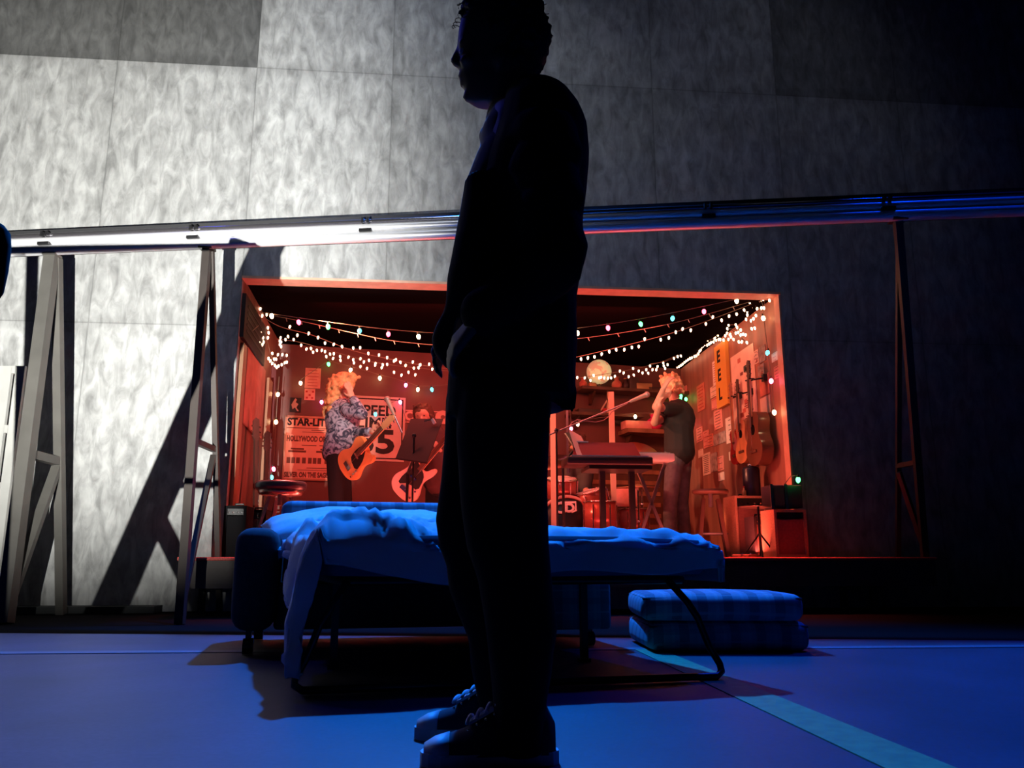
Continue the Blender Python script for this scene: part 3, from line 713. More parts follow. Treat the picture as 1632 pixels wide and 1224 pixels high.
# shirt collar and placket, jacket
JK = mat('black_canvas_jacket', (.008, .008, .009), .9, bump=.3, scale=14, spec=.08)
SHIRT = mat('dark_navy_shirt', (.016, .02, .035), .8)
mb = MB()
mb.loft(profile([(172, 785, 874, .085), (183, 776.5, 884, .10), (200, 776.5, 890, .13), (222, 766, 895, .15), (250, 764, 900, .15), (262, 758, 905, .16), (300, 743, 905, .165), (400, 727, 900, .155), (520, 712, 890, .15), (585, 716, 880, .15), (600, 720, 870, .14)], YM))
mb.hull([P(772, 204, -.05), P(778, 228, -.05), P(763, 219, -.02), P(770, 206, -.02), P(772, 204, .05), P(778, 228, .05), P(763, 219, .02), P(770, 206, .02)])
mb.ball(P(771, 217), (.014, .035, .018)); mb.ball(P(781, 192), (.012, .05, .02))
o = fuse(mb, 'shirt', SHIRT, man, .009, 2)
def wrinkle(rings, amp, fr, seed):
    out = []
    for r in rings:
        c = sum(r, V((0, 0, 0))) / len(r)
        out.append([p + (p - c).normalized() * amp * noise.noise(V((p.x * fr * .6, p.y * fr * .6, p.z * fr + seed))) for p in r])
    return out
mb = MB()
jr = [(146, 832, 858, .05), (153, 826, 876, .075), (163, 806, 890, .12), (176, 800, 905, .16), (192, 798, 915, .20), (212, 792, 926, .225), (232, 788, 935, .235), (260, 780, 937, .24), (285, 770, 936.5, .235), (316, 760, 934, .225), (360, 748, 928.5, .215), (395, 740, 927.5, .205), (426, 734, 927, .20),
      (456, 730, 921, .195), (478, 727, 917, .19), (510, 722, 918, .19), (544, 724, 917.6, .19), (590, 730, 917, .185), (620, 760, 916, .18), (636, 780, 915, .17), (645, 800, 912, .165)]
mb.loft(wrinkle(profile(jr, YM), .006, 16, 2))
# front panels pushed forward by the wrists
mb.loft(wrinkle(profile([(300, 741, 800, .10, -.08), (350, 733, 800, .12, -.08), (400, 724.5, 800, .13, -.08), (450, 715, 790, .12, -.08), (485, 713, 780, .10, -.07), (503, 708, 775, .08, -.05), (522, 695, 765, .07, -.03), (541, 687, 755, .06, -.03), (562, 692, 745, .055, -.03), (577, 704, 740, .04, -.03), (588, 712, 735, .03, -.03)], YM), .006, 22, 4))
# sleeves
def sleeve(mb, a, b, c, r0, r1, r2, seed):
    mb.cone(a, r0, b, r1, 16); mb.cone(b, r1, c, r2, 16)
    for i in range(9):
        t = i / 8; p = a.lerp(b, t) if t < .5 else b.lerp(c, (t - .5) * 2)
        p = a.lerp(b, t); mb.ball(p + V((.01 * math.sin(i * 2.1 + seed), -.01, 0)), (r0 + (r1 - r0) * t) * 1.04, sub=2)
    for i in range(6):
        t = i / 5.0; mb.ball(b.lerp(c, t), (r1 + (r2 - r1) * t) * (1.1 if i % 2 else .98), sub=2)
sleeve(mb, NP(866, 228, 1.72), NP(884, 424, 1.66), NP(772, 497, 1.69), .080, .064, .050, 0)
sleeve(mb, NP(860, 230, 2.09), NP(862, 425, 2.12), NP(738, 515, 2.05), .080, .060, .046, 1)
# ragged rear hem
for (u, v) in ((886, 641), (893, 648), (900, 652), (907, 651), (913, 654)): mb.cone(P(u, v - 30, -.05), .012, P(u, v, -.05), .006, 8); mb.cone(P(u, v - 30, .05), .012, P(u, v, .05), .006, 8)
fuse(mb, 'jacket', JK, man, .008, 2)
# jeans
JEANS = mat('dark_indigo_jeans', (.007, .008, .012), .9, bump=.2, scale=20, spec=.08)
mb = MB()
mb.loft(wrinkle(profile([(575, 716, 880, .165), (600, 716, 880, .165), (640, 712, 879, .165), (670, 711, 876, .16)], YM), .003, 14, 1))
mb.loft(wrinkle(profile([(600, 716, 860, .095, .085), (640, 712, 860, .10, .085), (700, 707.5, 850, .10, .09), (764, 701, 840, .096, .10), (828, 694.5, 828, .09, .10), (871, 698, 828, .085, .10), (901, 709, 832, .082, .10), (940, 716, 836, .08, .10), (974, 728, 838, .077, .10), (1017, 747, 840, .072, .10), (1064, 751, 838, .07, .10), (1090, 757, 836, .068, .10), (1112, 761, 834, .066, .10), (1140, 766, 835, .06, .10)], YM), .008, 18, 5))
mb.loft(wrinkle(profile([(600, 735, 880, .095, -.085), (640, 730, 879, .10, -.085), (700, 728, 875, .10, -.09), (764, 730, 872, .096, -.10), (811, 735, 870.5, .09, -.10), (871, 742, 877, .088, -.10), (923, 760, 879, .085, -.10), (1000, 775, 887, .08, -.10), (1042, 778, 883, .08, -.10), (1075, 782, 875, .078, -.10), (1111, 786, 870.5, .075, -.10), (1150, 788, 868, .073, -.10), (1188, 792, 867, .07, -.10), (1200, 797, 866, .066, -.10)], YM), .008, 18, 9))
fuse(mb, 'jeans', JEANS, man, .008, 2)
# canvas shoes
RUB = mat('white_rubber', (.55, .57, .6), .5); CANV = mat('dark_canvas', (.02, .022, .04), .9); LACE = mat('white_lace', (.6, .62, .66), .8)
def shoe(toe_u, heel_u, v, yaw, zl=.0):
    base = hitz((toe_u + heel_u) / 2, v, 0); tp = hitz(toe_u, v, 0); L = .285
    M = Matrix.Translation(V((tp.x, base.y, zl))) @ Matrix.Rotation(yaw, 4, 'Z')
    out = [(0, 0), (.004, .020), (.018, .036), (.045, .047), (.09, .050), (.14, .044), (.19, .038), (.24, .038), (.272, .030), (.285, .012)]
    out = out + [(x, -y * .92) for x, y in reversed(out)][:-1]
    sh = D.objects.new('shoe', None); COL.objects.link(sh); sh.parent = man; sh.location = M.translation - root_loc(man); sh.rotation_euler = (0, 0, yaw)
    mb = MB(); mb.prism(out, .026, None, .001); mb.build('sole', RUB, sh, True)
    rings = []
    for x, hw, zt in ((.008, .020, .040), (.03, .036, .052), (.06, .043, .060), (.09, .045, .070), (.12, .043, .084), (.155, .040, .104), (.19, .037, .120), (.225, .036, .125), (.26, .032, .115), (.278, .018, .08)):
        rings.append([V((x, hw * math.cos(a), .022 + (zt - .022) * max(0, math.sin(a)) ** .7 if math.sin(a) >= 0 else .022)) for a in [2 * math.pi * k / 20 for k in range(20)]])
    mb = MB(); mb.loft(rings); mb.build('upper', CANV, sh, True)
    mb = MB(); mb.loft([[V((x, y * 1.06, z * 1.05)) for x, y, z in [tuple(p) for p in r]] for r in rings[:3]]); mb.build('toe_cap', RUB, sh, True)
    tg = MB(); tg.hull([V((.10, -.018, .078)), V((.20, -.02, .132)), V((.20, .02, .132)), V((.10, .018, .078)), V((.10, -.018, .084)), V((.20, -.02, .140)), V((.20, .02, .140)), V((.10, .018, .084))]); tg.build('tongue', LACE, sh, True)
    mb = MB()
    for i in range(5):
        x = .102 + i * .020; z = .083 + i * .0115
        pts = [V((x + .006 * math.cos(a * math.pi) , .032 * math.cos(a * math.pi), z + .010 * math.sin(a * math.pi))) for a in [k / 8 for k in range(9)]]
        mb.tube(pts, .0045, 6)
    mb.build('laces', LACE, sh, True)
    mb = MB()
    for i in range(6):
        x = .098 + i * .018; z = .074 + i * .0095; mb.ball((x, -.0395 + i * .0005, z), .0034, sub=1)
    mb.build('eyelets', CHROME, sh, True)
    return sh
shoe(669, 862, 1219, .05)
shoe(660, 840, 1176, -.06)

# ---------------------------------------------------------------- band members
def figure(name, label, J, fwd, top, legs, shoes, hairfn, skin=SKIN, sleeve_to=1.0, hands=(), vox=.009, sc=1.0, group=None, arms=True, faceup=0):
    """J: world joints head neck chest pelvis sh el wr (pairs near/far) hip kn an"""
    f = V(fwd).normalized(); s = V((f.y, -f.x, 0)).normalized()     # s = his right
    t = thing('person', label, 'person', down(J['pelvis'], ZP), 0, group)
    hc = J['head']; nk = J['neck']; uph = (hc - nk).normalized(); mb = MB()
    HF = (f + V((0, 0, faceup))).normalized(); Mh = frame((0, 0, 0), s, uph); Rh = Mh.to_3x3()
    def hp(x, y, z): return hc + s * x + uph * z + HF * y
    mb.ball(hc + uph * .02, .082, None); mb.ball(hp(0, .012, .03), .080); mb.ball(hp(0, .03, -.045), .055); mb.ball(hp(0, .055, -.085), .026)
    mb.cone(hp(0, .082, .0), .008, hp(0, .100, -.030), .012, 8); mb.ball(hp(0, .082, -.058), (.02, .012, .008)); mb.ball(hp(0, .08, -.066), (.018, .012, .006))
    for q in (-1, 1): mb.ball(hp(.078 * q, 0, 0), (.010, .016, .028)); mb.ball(hp(.03 * q, .066, .022), (.018, .012, .008))
    mb.cone(nk + (hc - nk) * .5, .05, nk, .052); mb.cone(nk, .055, J['chest'] + V((0, 0, .12)), .09)
    mb.ball(J['chest'], (.15, .11, .19)); mb.cone(J['chest'] - V((0, 0, .1)), .12, J['pelvis'], .13)
    for k in (0, 1):
        a, b, c = J['sh'][k], J['el'][k], J['wr'][k]
        mb.cone(J['chest'] + V((0, 0, .14)), .07, a, .06); mb.cone(a, .052, b, .038); mb.cone(b, .038, c, .026)
        if k < len(hands): d, n, cu, ts = hands[k]; hand(mb, c, d, n, .175, cu, .14, ts)
        h, kk, an = J['hip'][k], J['kn'][k], J['an'][k]
        mb.cone(J['pelvis'], .11, h, .085); mb.cone(h, .085, kk, .055); mb.cone(kk, .055, an, .038)
    fuse(mb, 'body', skin, t, vox, 2)
    for q in (-1, 1): MB().ball(hp(.03 * q, .075, .010), .010, sub=1).build('eye', mat('dark_eye', (.03, .02, .02), .3), t)
    mb = MB()
    mb.ball(J['chest'], (.175, .135, .215)); mb.cone(J['chest'] - V((0, 0, .1)), .145, J['pelvis'] + V((0, 0, .02)), .155); mb.cone(nk - V((0, 0, .03)), .066, J['chest'] + V((0, 0, .1)), .10)
    for k in (0, 1):
        a, b, c = J['sh'][k], J['el'][k], J['wr'][k]
        mb.cone(J['chest'] + V((0, 0, .13)), .085, a, .075)
        if sleeve_to > .55: mb.cone(a, .074, b, .056); mb.cone(b, .056, b.lerp(c, (sleeve_to - .5) * 2), .044)
        else: mb.cone(a, .074, a.lerp(b, sleeve_to * 2), .066)
    fuse(mb, top[0], top[1], t, .012, 2)
    mb = MB(); mb.ball(J['pelvis'], (.160, .125, .12))
    for k in (0, 1):
        h, kk, an = J['hip'][k], J['kn'][k], J['an'][k]
        mb.cone(J['pelvis'] - V((0, 0, .03)), .11, h, .098); mb.cone(h, .098, kk, .070); mb.cone(kk, .070, an + V((0, 0, .03)), .062)
    fuse(mb, legs[0], legs[1], t, .012, 2)
    for k in (0, 1):
        an = J['an'][k]; ft = down(an, ZP + .035) + V((f.x, f.y, 0)).normalized() * .06
        mb = MB(); mb.ball(ft, (.045 + .08 * abs(f.x), .045 + .08 * abs(f.y), .035)); mb.ball(ft + V((f.x, f.y, 0)) * .06, (.045, .045, .03)); mb.cone(an, .045, ft, .045)
        fuse(mb, 'shoe', shoes, t, .01, 1)
    mb = MB(); hairfn(mb, hp); fuse(mb, 'hair', J['hairmat'], t, .009, 1)
    return t
def RP(u, v, t=1.0): return onw(u, v, t)
def joints(head, neck, chest, pelvis, shn, shf, eln, elf, wrn, wrf, hips, knees, ankles, hairmat, t=1.0):
    g = lambda p: onw(p[0], p[1], p[2] if len(p) > 2 else t)
    return dict(head=g(head), neck=g(neck), chest=g(chest), pelvis=g(pelvis), sh=(g(shn), g(shf)), el=(g(eln), g(elf)), wr=(g(wrn), g(wrf)),
                hip=tuple(map(g, hips)), kn=tuple(map(g, knees)), an=tuple(map(g, ankles)), hairmat=hairmat)
# guitarist at left
BLOND = mat('blond_hair', (.62, .36, .16), .7, var=.25, scale=50, bump=.5)
def long_hair(mb, hp):
    r = random.Random(5)
    mb.ball(hp(0, -.02, .06), .115); mb.ball(hp(0, -.075, .0), .105); mb.ball(hp(0, -.10, -.10), .10); mb.ball(hp(0, -.085, -.20), .07)
    mb.ball(hp(0, .06, .09), .06)
    for i in range(150):
        a = r.uniform(0, 6.28); z = r.uniform(-.26, .14); rr = .118 - .1 * max(0, z - .05) - .12 * max(0, -.15 - z)
        y = -.065 + math.sin(a) * rr; x = math.cos(a) * rr
        if y > .02 and z < .05: continue
        mb.ball(hp(x, y, z), r.uniform(.014, .026), sub=1)
    for i in range(14): mb.ball(hp(r.uniform(-.08, .08), .075 + r.uniform(-.02, .03), .10 + r.uniform(-.02, .03)), .022, sub=1)
def floral_mat():
    m = D.materials.new('blue_grey_floral_cotton'); m.use_nodes = True; nt = m.node_tree; b = nt.nodes['Principled BSDF']
    tc = nn(nt, 'ShaderNodeTexCoord'); v = nn(nt, 'ShaderNodeTexNoise'); v.inputs['Scale'].default_value = 17; v.inputs['Distortion'].default_value = 1.5; nt.links.new(tc.outputs['Object'], v.inputs[0])
    r = nn(nt, 'ShaderNodeValToRGB'); r.color_ramp.elements[0].position = .42; r.color_ramp.elements[0].color = (.03, .045, .09, 1); r.color_ramp.elements[1].position = .58; r.color_ramp.elements[1].color = (.34, .40, .55, 1)
    nt.links.new(v.outputs[0], r.inputs[0]); nt.links.new(r.outputs[0], b.inputs['Base Color']); b.inputs['Roughness'].default_value = .85; return m
BLKTR = mat('black_trousers', (.008, .009, .012), .9); BLKSH = mat('black_shoe_leather', (.01, .01, .01), .4)
J = joints((549, 619), (545, 643), (546, 668), (539, 722), (556, 655, .86), (531, 655, 1.1), (577, 660, .72), (560, 690, 1.02), (562, 634, .80), (594, 688, .72),
           ((536, 728, .95), (543, 728, 1.08)), ((536, 805, .92), (550, 805, 1.05)), ((530, 880, .95), (548, 880, 1.12)), BLOND)
figure('guitarist', 'long-haired blond guitarist in floral shirt, one hand raised to the brow', J, (.85, -.35, 0), ('shirt', floral_mat()), ('trousers', BLKTR), BLKSH, long_hair, sleeve_to=.93,
       hands=(((-.35, -.2, .9), (.5, -.8, 0), .25, 1), ((.7, -.3, .6), (.3, .8, .3), .9, -1)), faceup=.15)
# bass player behind the music stand
def dark_hair(mb, hp):
    r = random.Random(9); mb.ball(hp(0, -.015, .05), .096); mb.ball(hp(0, -.05, 0), .088)
    for i in range(60):
        a = r.uniform(0, 6.28); z = r.uniform(-.06, .13); rr = .095 - .25 * max(0, z - .06); y = -.02 + math.sin(a) * rr; x = math.cos(a) * rr
        if y > .03 and z < .05: continue
        mb.ball(hp(x, y, z), .018, sub=1)
BRN = mat('brown_hair', (.08, .04, .025), .7, bump=.4, scale=50)
J = joints((676, 666), (680, 684), (686, 706), (700, 768), (671, 698, 1.15), (702, 696, 1.4), (664, 726, .95), (716, 728, 1.2), (668, 752, .9), (700, 718, .9),
           ((694, 772, 1.2), (706, 772, 1.4)), ((688, 828, 1.1), (705, 828, 1.3)), ((692, 880, 1.2), (712, 880, 1.4)), BRN)
figure('bassist', 'dark-haired bass player bent behind the tall music stand', J, (-.25, -1, 0), ('shirt', mat('dark_red_brown_shirt', (.07, .03, .03), .85)), ('trousers', BLKTR), BLKSH, dark_hair, sleeve_to=.3,
       hands=(((-.2, -.3, -.8), (-.6, -.7, .2), .7, 1), ((-.5, -.3, .8), (.3, -.9, .1), .9, -1)))
# singer at right
def short_blond(mb, hp):
    r = random.Random(2); mb.ball(hp(0, -.01, .045), .100); mb.ball(hp(0, -.045, .0), .092)
    for i in range(90):
        a = r.uniform(0, 6.28); z = r.uniform(-.07, .14); rr = .104 - .25 * max(0, z - .06); y = -.015 + math.sin(a) * rr; x = math.cos(a) * rr
        if y > .05 and z < .05: continue
        mb.ball(hp(x, y, z), .017, sub=1)
J = joints((1069, 617), (1076, 642), (1081, 668), (1083, 722), (1078, 653, .92), (1070, 658, 1.12), (1045, 649, .72), (1043, 674, .84), (1057, 620, .62), (1051, 646, .66),
           ((1076, 728, .98), (1088, 728, 1.12)), ((1068, 800, .95), (1086, 800, 1.1)), ((1068, 880, 1.0), (1094, 880, 1.15)), mat('light_blond_hair', (.80, .55, .30), .7, var=.2, scale=50, bump=.4))
figure('singer', 'blond singer in black t-shirt and jeans with both arms folded before the face', J, (-.9, -.25, 0), ('t_shirt', mat('black_cotton', (.012, .010, .010), .85)), ('jeans', mat('faded_jeans', (.10, .09, .10), .85, var=.3, scale=12)), BLKSH, short_blond, sleeve_to=.28,
       hands=(((.5, -.1, .9), (-.8, -.5, 0), .5, 1), ((.5, .1, .8), (-.8, .5, .2), .5, -1)))
# drummer seated behind the kit
J = joints((921, 712, 1.75), (921, 732, 1.75), (922, 752, 1.75), (922, 802, 1.85), (908, 744, 1.7), (937, 744, 1.7), (902, 775, 1.6), (932, 778, 1.55), (914, 796, 1.35), (943, 800, 1.3),
           ((914, 806, 1.8), (930, 806, 1.8)), ((893, 822, 1.62), (948, 822, 1.55)), ((893, 880, 1.6), (952, 880, 1.5)), BRN)
figure('drummer', 'drummer in dark shirt seated behind the drum kit with bare forearms reaching forward', J, (.1, -1, 0), ('shirt', mat('dark_green_grey_shirt', (.05, .055, .055), .85)), ('trousers', BLKTR), BLKSH, dark_hair, sleeve_to=.5,
       hands=(((.3, -.9, 0), (0, 0, 1), .8, 1), ((.2, -.9, 0), (0, 0, 1), .8, -1)))
# ================================================================== BAND ROOM CONTENTS
ZF = ZP
def foot(u, t): p = onw(u, 888, t); p.z = ZF; return p
def zat(v, p):      # height at image row v for a point standing at p (same depth Y)
    return H + (ray(816, v).z / ray(816, v).y) * p.y
# ---- posters and signs on the walls: real rectangles on the wall planes
def poster(name, label, cat, wall, u0, v0, u1, v1, m, th=.008, group=None, um=None):
    A, B = wall; a = hitv(u0, (v0 + v1) / 2, A, B); b = hitv(u1, (v0 + v1) / 2, A, B); um = (u0 + u1) / 2
    zt = hitv(um, v0, A, B).z; zb = hitv(um, v1, A, B).z
    x = (down(b, 0) - down(a, 0)).normalized(); n = V((x.y, -x.x, 0))       # toward the room
    if n.dot(O - a) < 0: n = -n
    a = down(a, zb) + n * .003; b = down(b, zb) + n * .003
    t = thing(name, label, cat, (a + b) / 2, 0, group)
    MB().hull([a, b, b + n * th, a + n * th, down(a, zt), down(b, zt), down(b, zt) + n * th, down(a, zt) + n * th]).build('sheet', m, t)
    w = (b - a).length; h = zt - zb
    M = frame((a + b) / 2 + V((0, 0, h / 2)) + n * (th + .001), x, up)
    if M.to_3x3().col[2].dot(n) < 0: M = frame((a + b) / 2 + V((0, 0, h / 2)) + n * (th + .001), -x, up)
    return t, M, w, h
REAR = (RB, RC); RIGHT = (RC, RD); LEFT = (RA, RB)
INK = mat('black_ink', (.012, .010, .010), .7); REDI = mat('red_ink', (.45, .03, .03), .7)
def quad(M, x0, y0, x1, y1, mb, d=.0015): mb.hull([M @ V(p) for p in ((x0, y0, 0), (x1, y0, 0), (x1, y1, 0), (x0, y1, 0), (x0, y0, d), (x1, y0, d), (x1, y1, d), (x0, y1, d))])
# speed limit sign
t, M, w_, h_ = poster('speed_limit_sign', 'large SPEED LIMIT 55 road sign on the rear wall behind the guitarist', 'sign', REAR, 551, 632, 645, 735, mat('worn_white_sign', (.66, .50, .42), .5, var=.1, scale=5))
mb = MB(); b_ = .025; e_ = .018
for q in ((-w_/2+b_, -h_/2+b_, w_/2-b_, -h_/2+b_+.014), (-w_/2+b_, h_/2-b_-.014, w_/2-b_, h_/2-b_), (-w_/2+b_, -h_/2+b_, -w_/2+b_+.014, h_/2-b_), (w_/2-b_-.014, -h_/2+b_, w_/2-b_, h_/2-b_)): quad(M, *q, mb)
mb.build('border', INK, t)
text('SPEED', h_ * .225, INK, M @ Matrix.Translation((0, h_ * .27, 0)), 'lettering', t, .001, bold=.004, sx=1.0)
text('LIMIT', h_ * .225, INK, M @ Matrix.Translation((0, h_ * .08, 0)), 'lettering', t, .001, bold=.004, sx=1.1)
text('55', h_ * .50, INK, M @ Matrix.Translation((0, -h_ * .22, 0)), 'lettering', t, .001, bold=.012, sx=1.25)
# drive-in programme poster
t, M, w_, h_ = poster('cinema_poster', 'tall STAR-LITE film programme poster on the rear wall beside the guitarist', 'poster', REAR, 452, 664, 546, 766, mat('faded_poster_paper', (.80, .42, .30), .7, var=.12, scale=2.5))
text('STAR-LITE', h_ * .155, INK, M @ Matrix.Translation((-w_ * .46, h_ * .40, 0)), 'lettering', t, .001, 'LEFT', .005, .92)
text('HOLLYWOOD OR BUST', h_ * .115, mat('brown_ink', (.16, .06, .04), .7), M @ Matrix.Translation((-w_ * .46, h_ * .14, 0)), 'lettering', t, .001, 'LEFT', .004, .62)
text('SILVER ON THE SAGE', h_ * .105, MATS['brown_ink'], M @ Matrix.Translation((-w_ * .47, -h_ * .42, 0)), 'lettering', t, .001, 'LEFT', .004, .66)
mb = MB(); quad(M, -w_*.48, h_*.305, w_*.48, h_*.315, mb)
for (x, y, l, hh) in ((-.05, .275, .22, .012), (.2, .275, .2, .012), (-.2, .245, .4, .008), (-.2, .035, .25, .012), (.1, .035, .25, .012), (-.38, -.03, .22, .026), (-.42, -.07, .3, .03), (.12, -.03, .2, .026), (.05, -.07, .3, .03), (-.1, -.315, .3, .01), (.14, -.315, .25, .01), (-.25, -.345, .5, .006)): quad(M, w_*x, h_*y, w_*(x+l), h_*(y+hh), mb)
for x in (-.44, -.36, -.28, -.18, -.08, .0, .08, .2, .3, .38): quad(M, w_*x, -h_*.24, w_*(x+.062), -h_*.15, mb)
mb.build('small_print', MATS['brown_ink'], t)
mb = MB()
for q in ((-w_/2, -h_/2, w_/2, -h_/2+.02), (-w_/2, h_/2-.02, w_/2, h_/2), (-w_/2, -h_/2, -w_/2+.02, h_/2), (w_/2-.02, -h_/2, w_/2, h_/2)): quad(M, *q, mb, .012)
mb.build('frame', mat('orange_wood_frame', (.5, .24, .14), .5), t)
# small sheets on the rear wall
PINKP = mat('pink_tinted_paper', (.72, .30, .25), .8, var=.1, scale=12)
def lines(t, M, w, h, n, m=INK, wd=.7, seed=0):
    r = random.Random(seed); mb = MB()
    for i in range(n):
        y = h * (.38 - .76 * i / max(1, n - 1)); l = wd * r.uniform(.6, 1); quad(M, -w * l / 2, y - h * .012, w * l / 2, y + h * .012, mb)
    mb.build('print', m, t)
t, M, w_, h_ = poster('paper_notice', 'pinkish printed sheet high on the rear wall left of the guitarist', 'poster', REAR, 486, 587, 511, 619, PINKP); lines(t, M, w_, h_, 6, REDI, .8, 1)
t, M, w_, h_ = poster('paper_notice', 'small square flyer pinned under the pinkish sheet on the rear wall', 'poster', REAR, 485, 620, 502, 638, PINKP)
mb = MB(); 
for a, b in ((-.3, .25), (.3, .25), (0, -.05), (-.25, -.3), (.25, -.3)): quad(M, w_*(a-.1), h_*(b-.08), w_*(a+.1), h_*(b+.08), mb)
mb.build('print', REDI, t)
t, M, w_, h_ = poster('photograph_print', 'dark photograph of a figure above the programme poster, rear wall', 'picture', REAR, 462, 634, 480, 657, INK)
mb = MB(); mb.prism([(-.03, -.05), (-.045, .0), (-.02, .05), (-.005, .075), (.012, .06), (.0, .03), (.03, .01), (.01, -.03), (.04, -.07), (.02, -.07), (-.005, -.03)], .002, M); mb.build('figure_shape', mat('photo_grey', (.5, .32, .26), .6), t)
# licence-plate like sign half hidden by the bass player
t, M, w_, h_ = poster('plate_sign', 'wide plate sign with letter C at left and O at right behind the bass player', 'sign', REAR, 646, 655, 716, 675, mat('dark_red_plate', (.20, .06, .05), .5))
text('C', h_ * .95, mat('pale_sign_letter', (.75, .45, .38), .6), M @ Matrix.Translation((-w_ * .42, 0, 0)), 'lettering', t, .002, bold=.006)
text('O', h_ * 1.15, MATS['pale_sign_letter'], M @ Matrix.Translation((w_ * .35, 0, 0)), 'lettering', t, .002, bold=.02, sx=1.1)
mb = MB(); quad(M, -w_/2, h_*.42, w_/2, h_*.5, mb); quad(M, -w_/2, -h_*.5, w_/2, -h_*.42, mb); mb.build('border', MATS['pale_sign_letter'], t)
# posters on the right wall (label, u0,v0,u1,v1, material, lines)
CREAM = mat('cream_poster', (.82, .62, .50), .7, var=.1, scale=6); YEL = mat('yellow_sign_board', (.78, .42, .07), .5, var=.05, scale=3)
GRYP = mat('grey_print', (.35, .28, .25), .7, var=.35, scale=18); WHT = mat('white_flyer', (.85, .76, .68), .75); ORP = mat('orange_red_poster', (.62, .20, .14), .7, var=.15, scale=10)
rp = [
 ('white strip of small printed text left of the yellow sign', 1137, 574, 1146, 613, WHT, 9), ('small square print under the white text strip, right wall', 1133, 614, 1147, 632, CREAM, 3),
 ('pale flyer with red mark between text strip and yellow sign foot', 1135, 634, 1146, 652, PINKP, 2), ('pink upright poster left of and below the yellow sign', 1139, 653, 1152, 684, PINKP, 6),
 ('narrow white flyer with upright lettering below the yellow sign', 1158, 664, 1171, 706, WHT, 1), ('grey photograph below the pink upright poster', 1138, 690, 1157, 708, GRYP, 0),
 ('long orange poster in dark frame near the rear corner', 1112, 612, 1124, 655, ORP, 7), ('wide pinkish sheet low in the rear corner of right wall', 1111, 681, 1121, 704, PINKP, 5),
 ('pair-column leaflet low on the right wall', 1122, 686, 1131, 714, PINKP, 4), ('small leaflet with ruled lines beside the leaflet column', 1128, 692, 1138, 712, ORP, 4),
 ('torn notice hanging above the tall ticket strip', 1114, 716, 1122, 729, CREAM, 2), ('tall ticket strip lowest in the right-wall cluster', 1121, 722, 1133, 757, CREAM, 10),
 ('dark glossy print beside the tall ticket strip', 1133, 722, 1144, 752, GRYP, 0), ('curled flyer right of the dark glossy print', 1145, 727, 1154, 750, PINKP, 3),
 ('small blank note lowest and rightmost in the cluster', 1146, 753, 1155, 766, WHT, 0), ('tilted little card below the acoustic guitars', 1163, 719, 1172, 733, WHT, 2),
 ('large cream poster with red figures reaching up to the lights', 1168, 556, 1206, 678, CREAM, 0), ('grey photo strip directly right of the large cream poster', 1203, 558, 1210, 580, CREAM, 4),
 ('dark photograph pair high on the right wall', 1211, 551, 1221, 577, GRYP, 0), ('second dark photograph right of the large cream poster', 1209, 581, 1219, 600, GRYP, 0),
 ('salmon double sheet behind the upper guitar hook', 1212, 596, 1227, 630, ORP, 0), ('salmon lower sheet under the double sheet', 1213, 632, 1229, 660, CREAM, 0),
 ('pale label with stripes nearest the opening, up high', 1231, 562, 1241, 576, WHT, 3), ('striped print nearest the opening under the pale label', 1235, 582, 1248, 602, PINKP, 4)]
for i, (lb, a, b, c, d, m, n) in enumerate(rp):
    t, M, w_, h_ = poster('wall_poster', lb, 'poster', RIGHT, a, b, c, d, m, .006, 'posters and flyers on the right wall')
    if n > 1: lines(t, M, w_, h_, n, INK if i % 2 else REDI, .8, i)
    if n == 1: text('GUITAR'[:6], w_ * .5, INK, M @ Matrix.Rotation(math.pi / 2, 4, 'Z'), 'lettering', t, .001) if False else lines(t, M, w_, h_, 5, INK, .35, i)
    if 'large cream' in lb:
        mb = MB(); r = random.Random(4)
        for k in range(10):
            x = w_ * r.uniform(-.25, .35); y = h_ * r.uniform(-.45, .45); mb.ball(M @ V((x, y, 0)), (.05, .05, .002), M, 1) if False else quad(M, x - w_*.06, y - h_*.03, x + w_*.06, y + h_*.03, mb)
        mb.build('red_figures', mat('salmon_print', (.55, .16, .12), .7), t)
        mb = MB()
        for k in range(12): x = w_ * (.18 + .1 * math.sin(k)); y = -h_ * (.12 + .028 * k); quad(M, x - w_*.08, y - h_*.008, x + w_*.08, y + h_*.008, mb)
        quad(M, -w_*.1, h_*.17, w_*.02, h_*.21, mb); mb.build('black_print', mat('grey_red_ink', (.22, .07, .06), .7), t)
# yellow upright sign: a box standing off the wall
t, M, w_, h_ = poster('yellow_sign', 'tall yellow sign with three black letters on the right wall', 'sign', RIGHT, 1146, 546, 1164, 649, YEL, .04)
for k, ch in enumerate('EEL'): text(ch, h_ * .26, INK, M @ Matrix.Translation((-w_ * .12, h_ * (.30 - .30 * k), 0)), 'lettering', t, .002, bold=.006, sx=1.1)
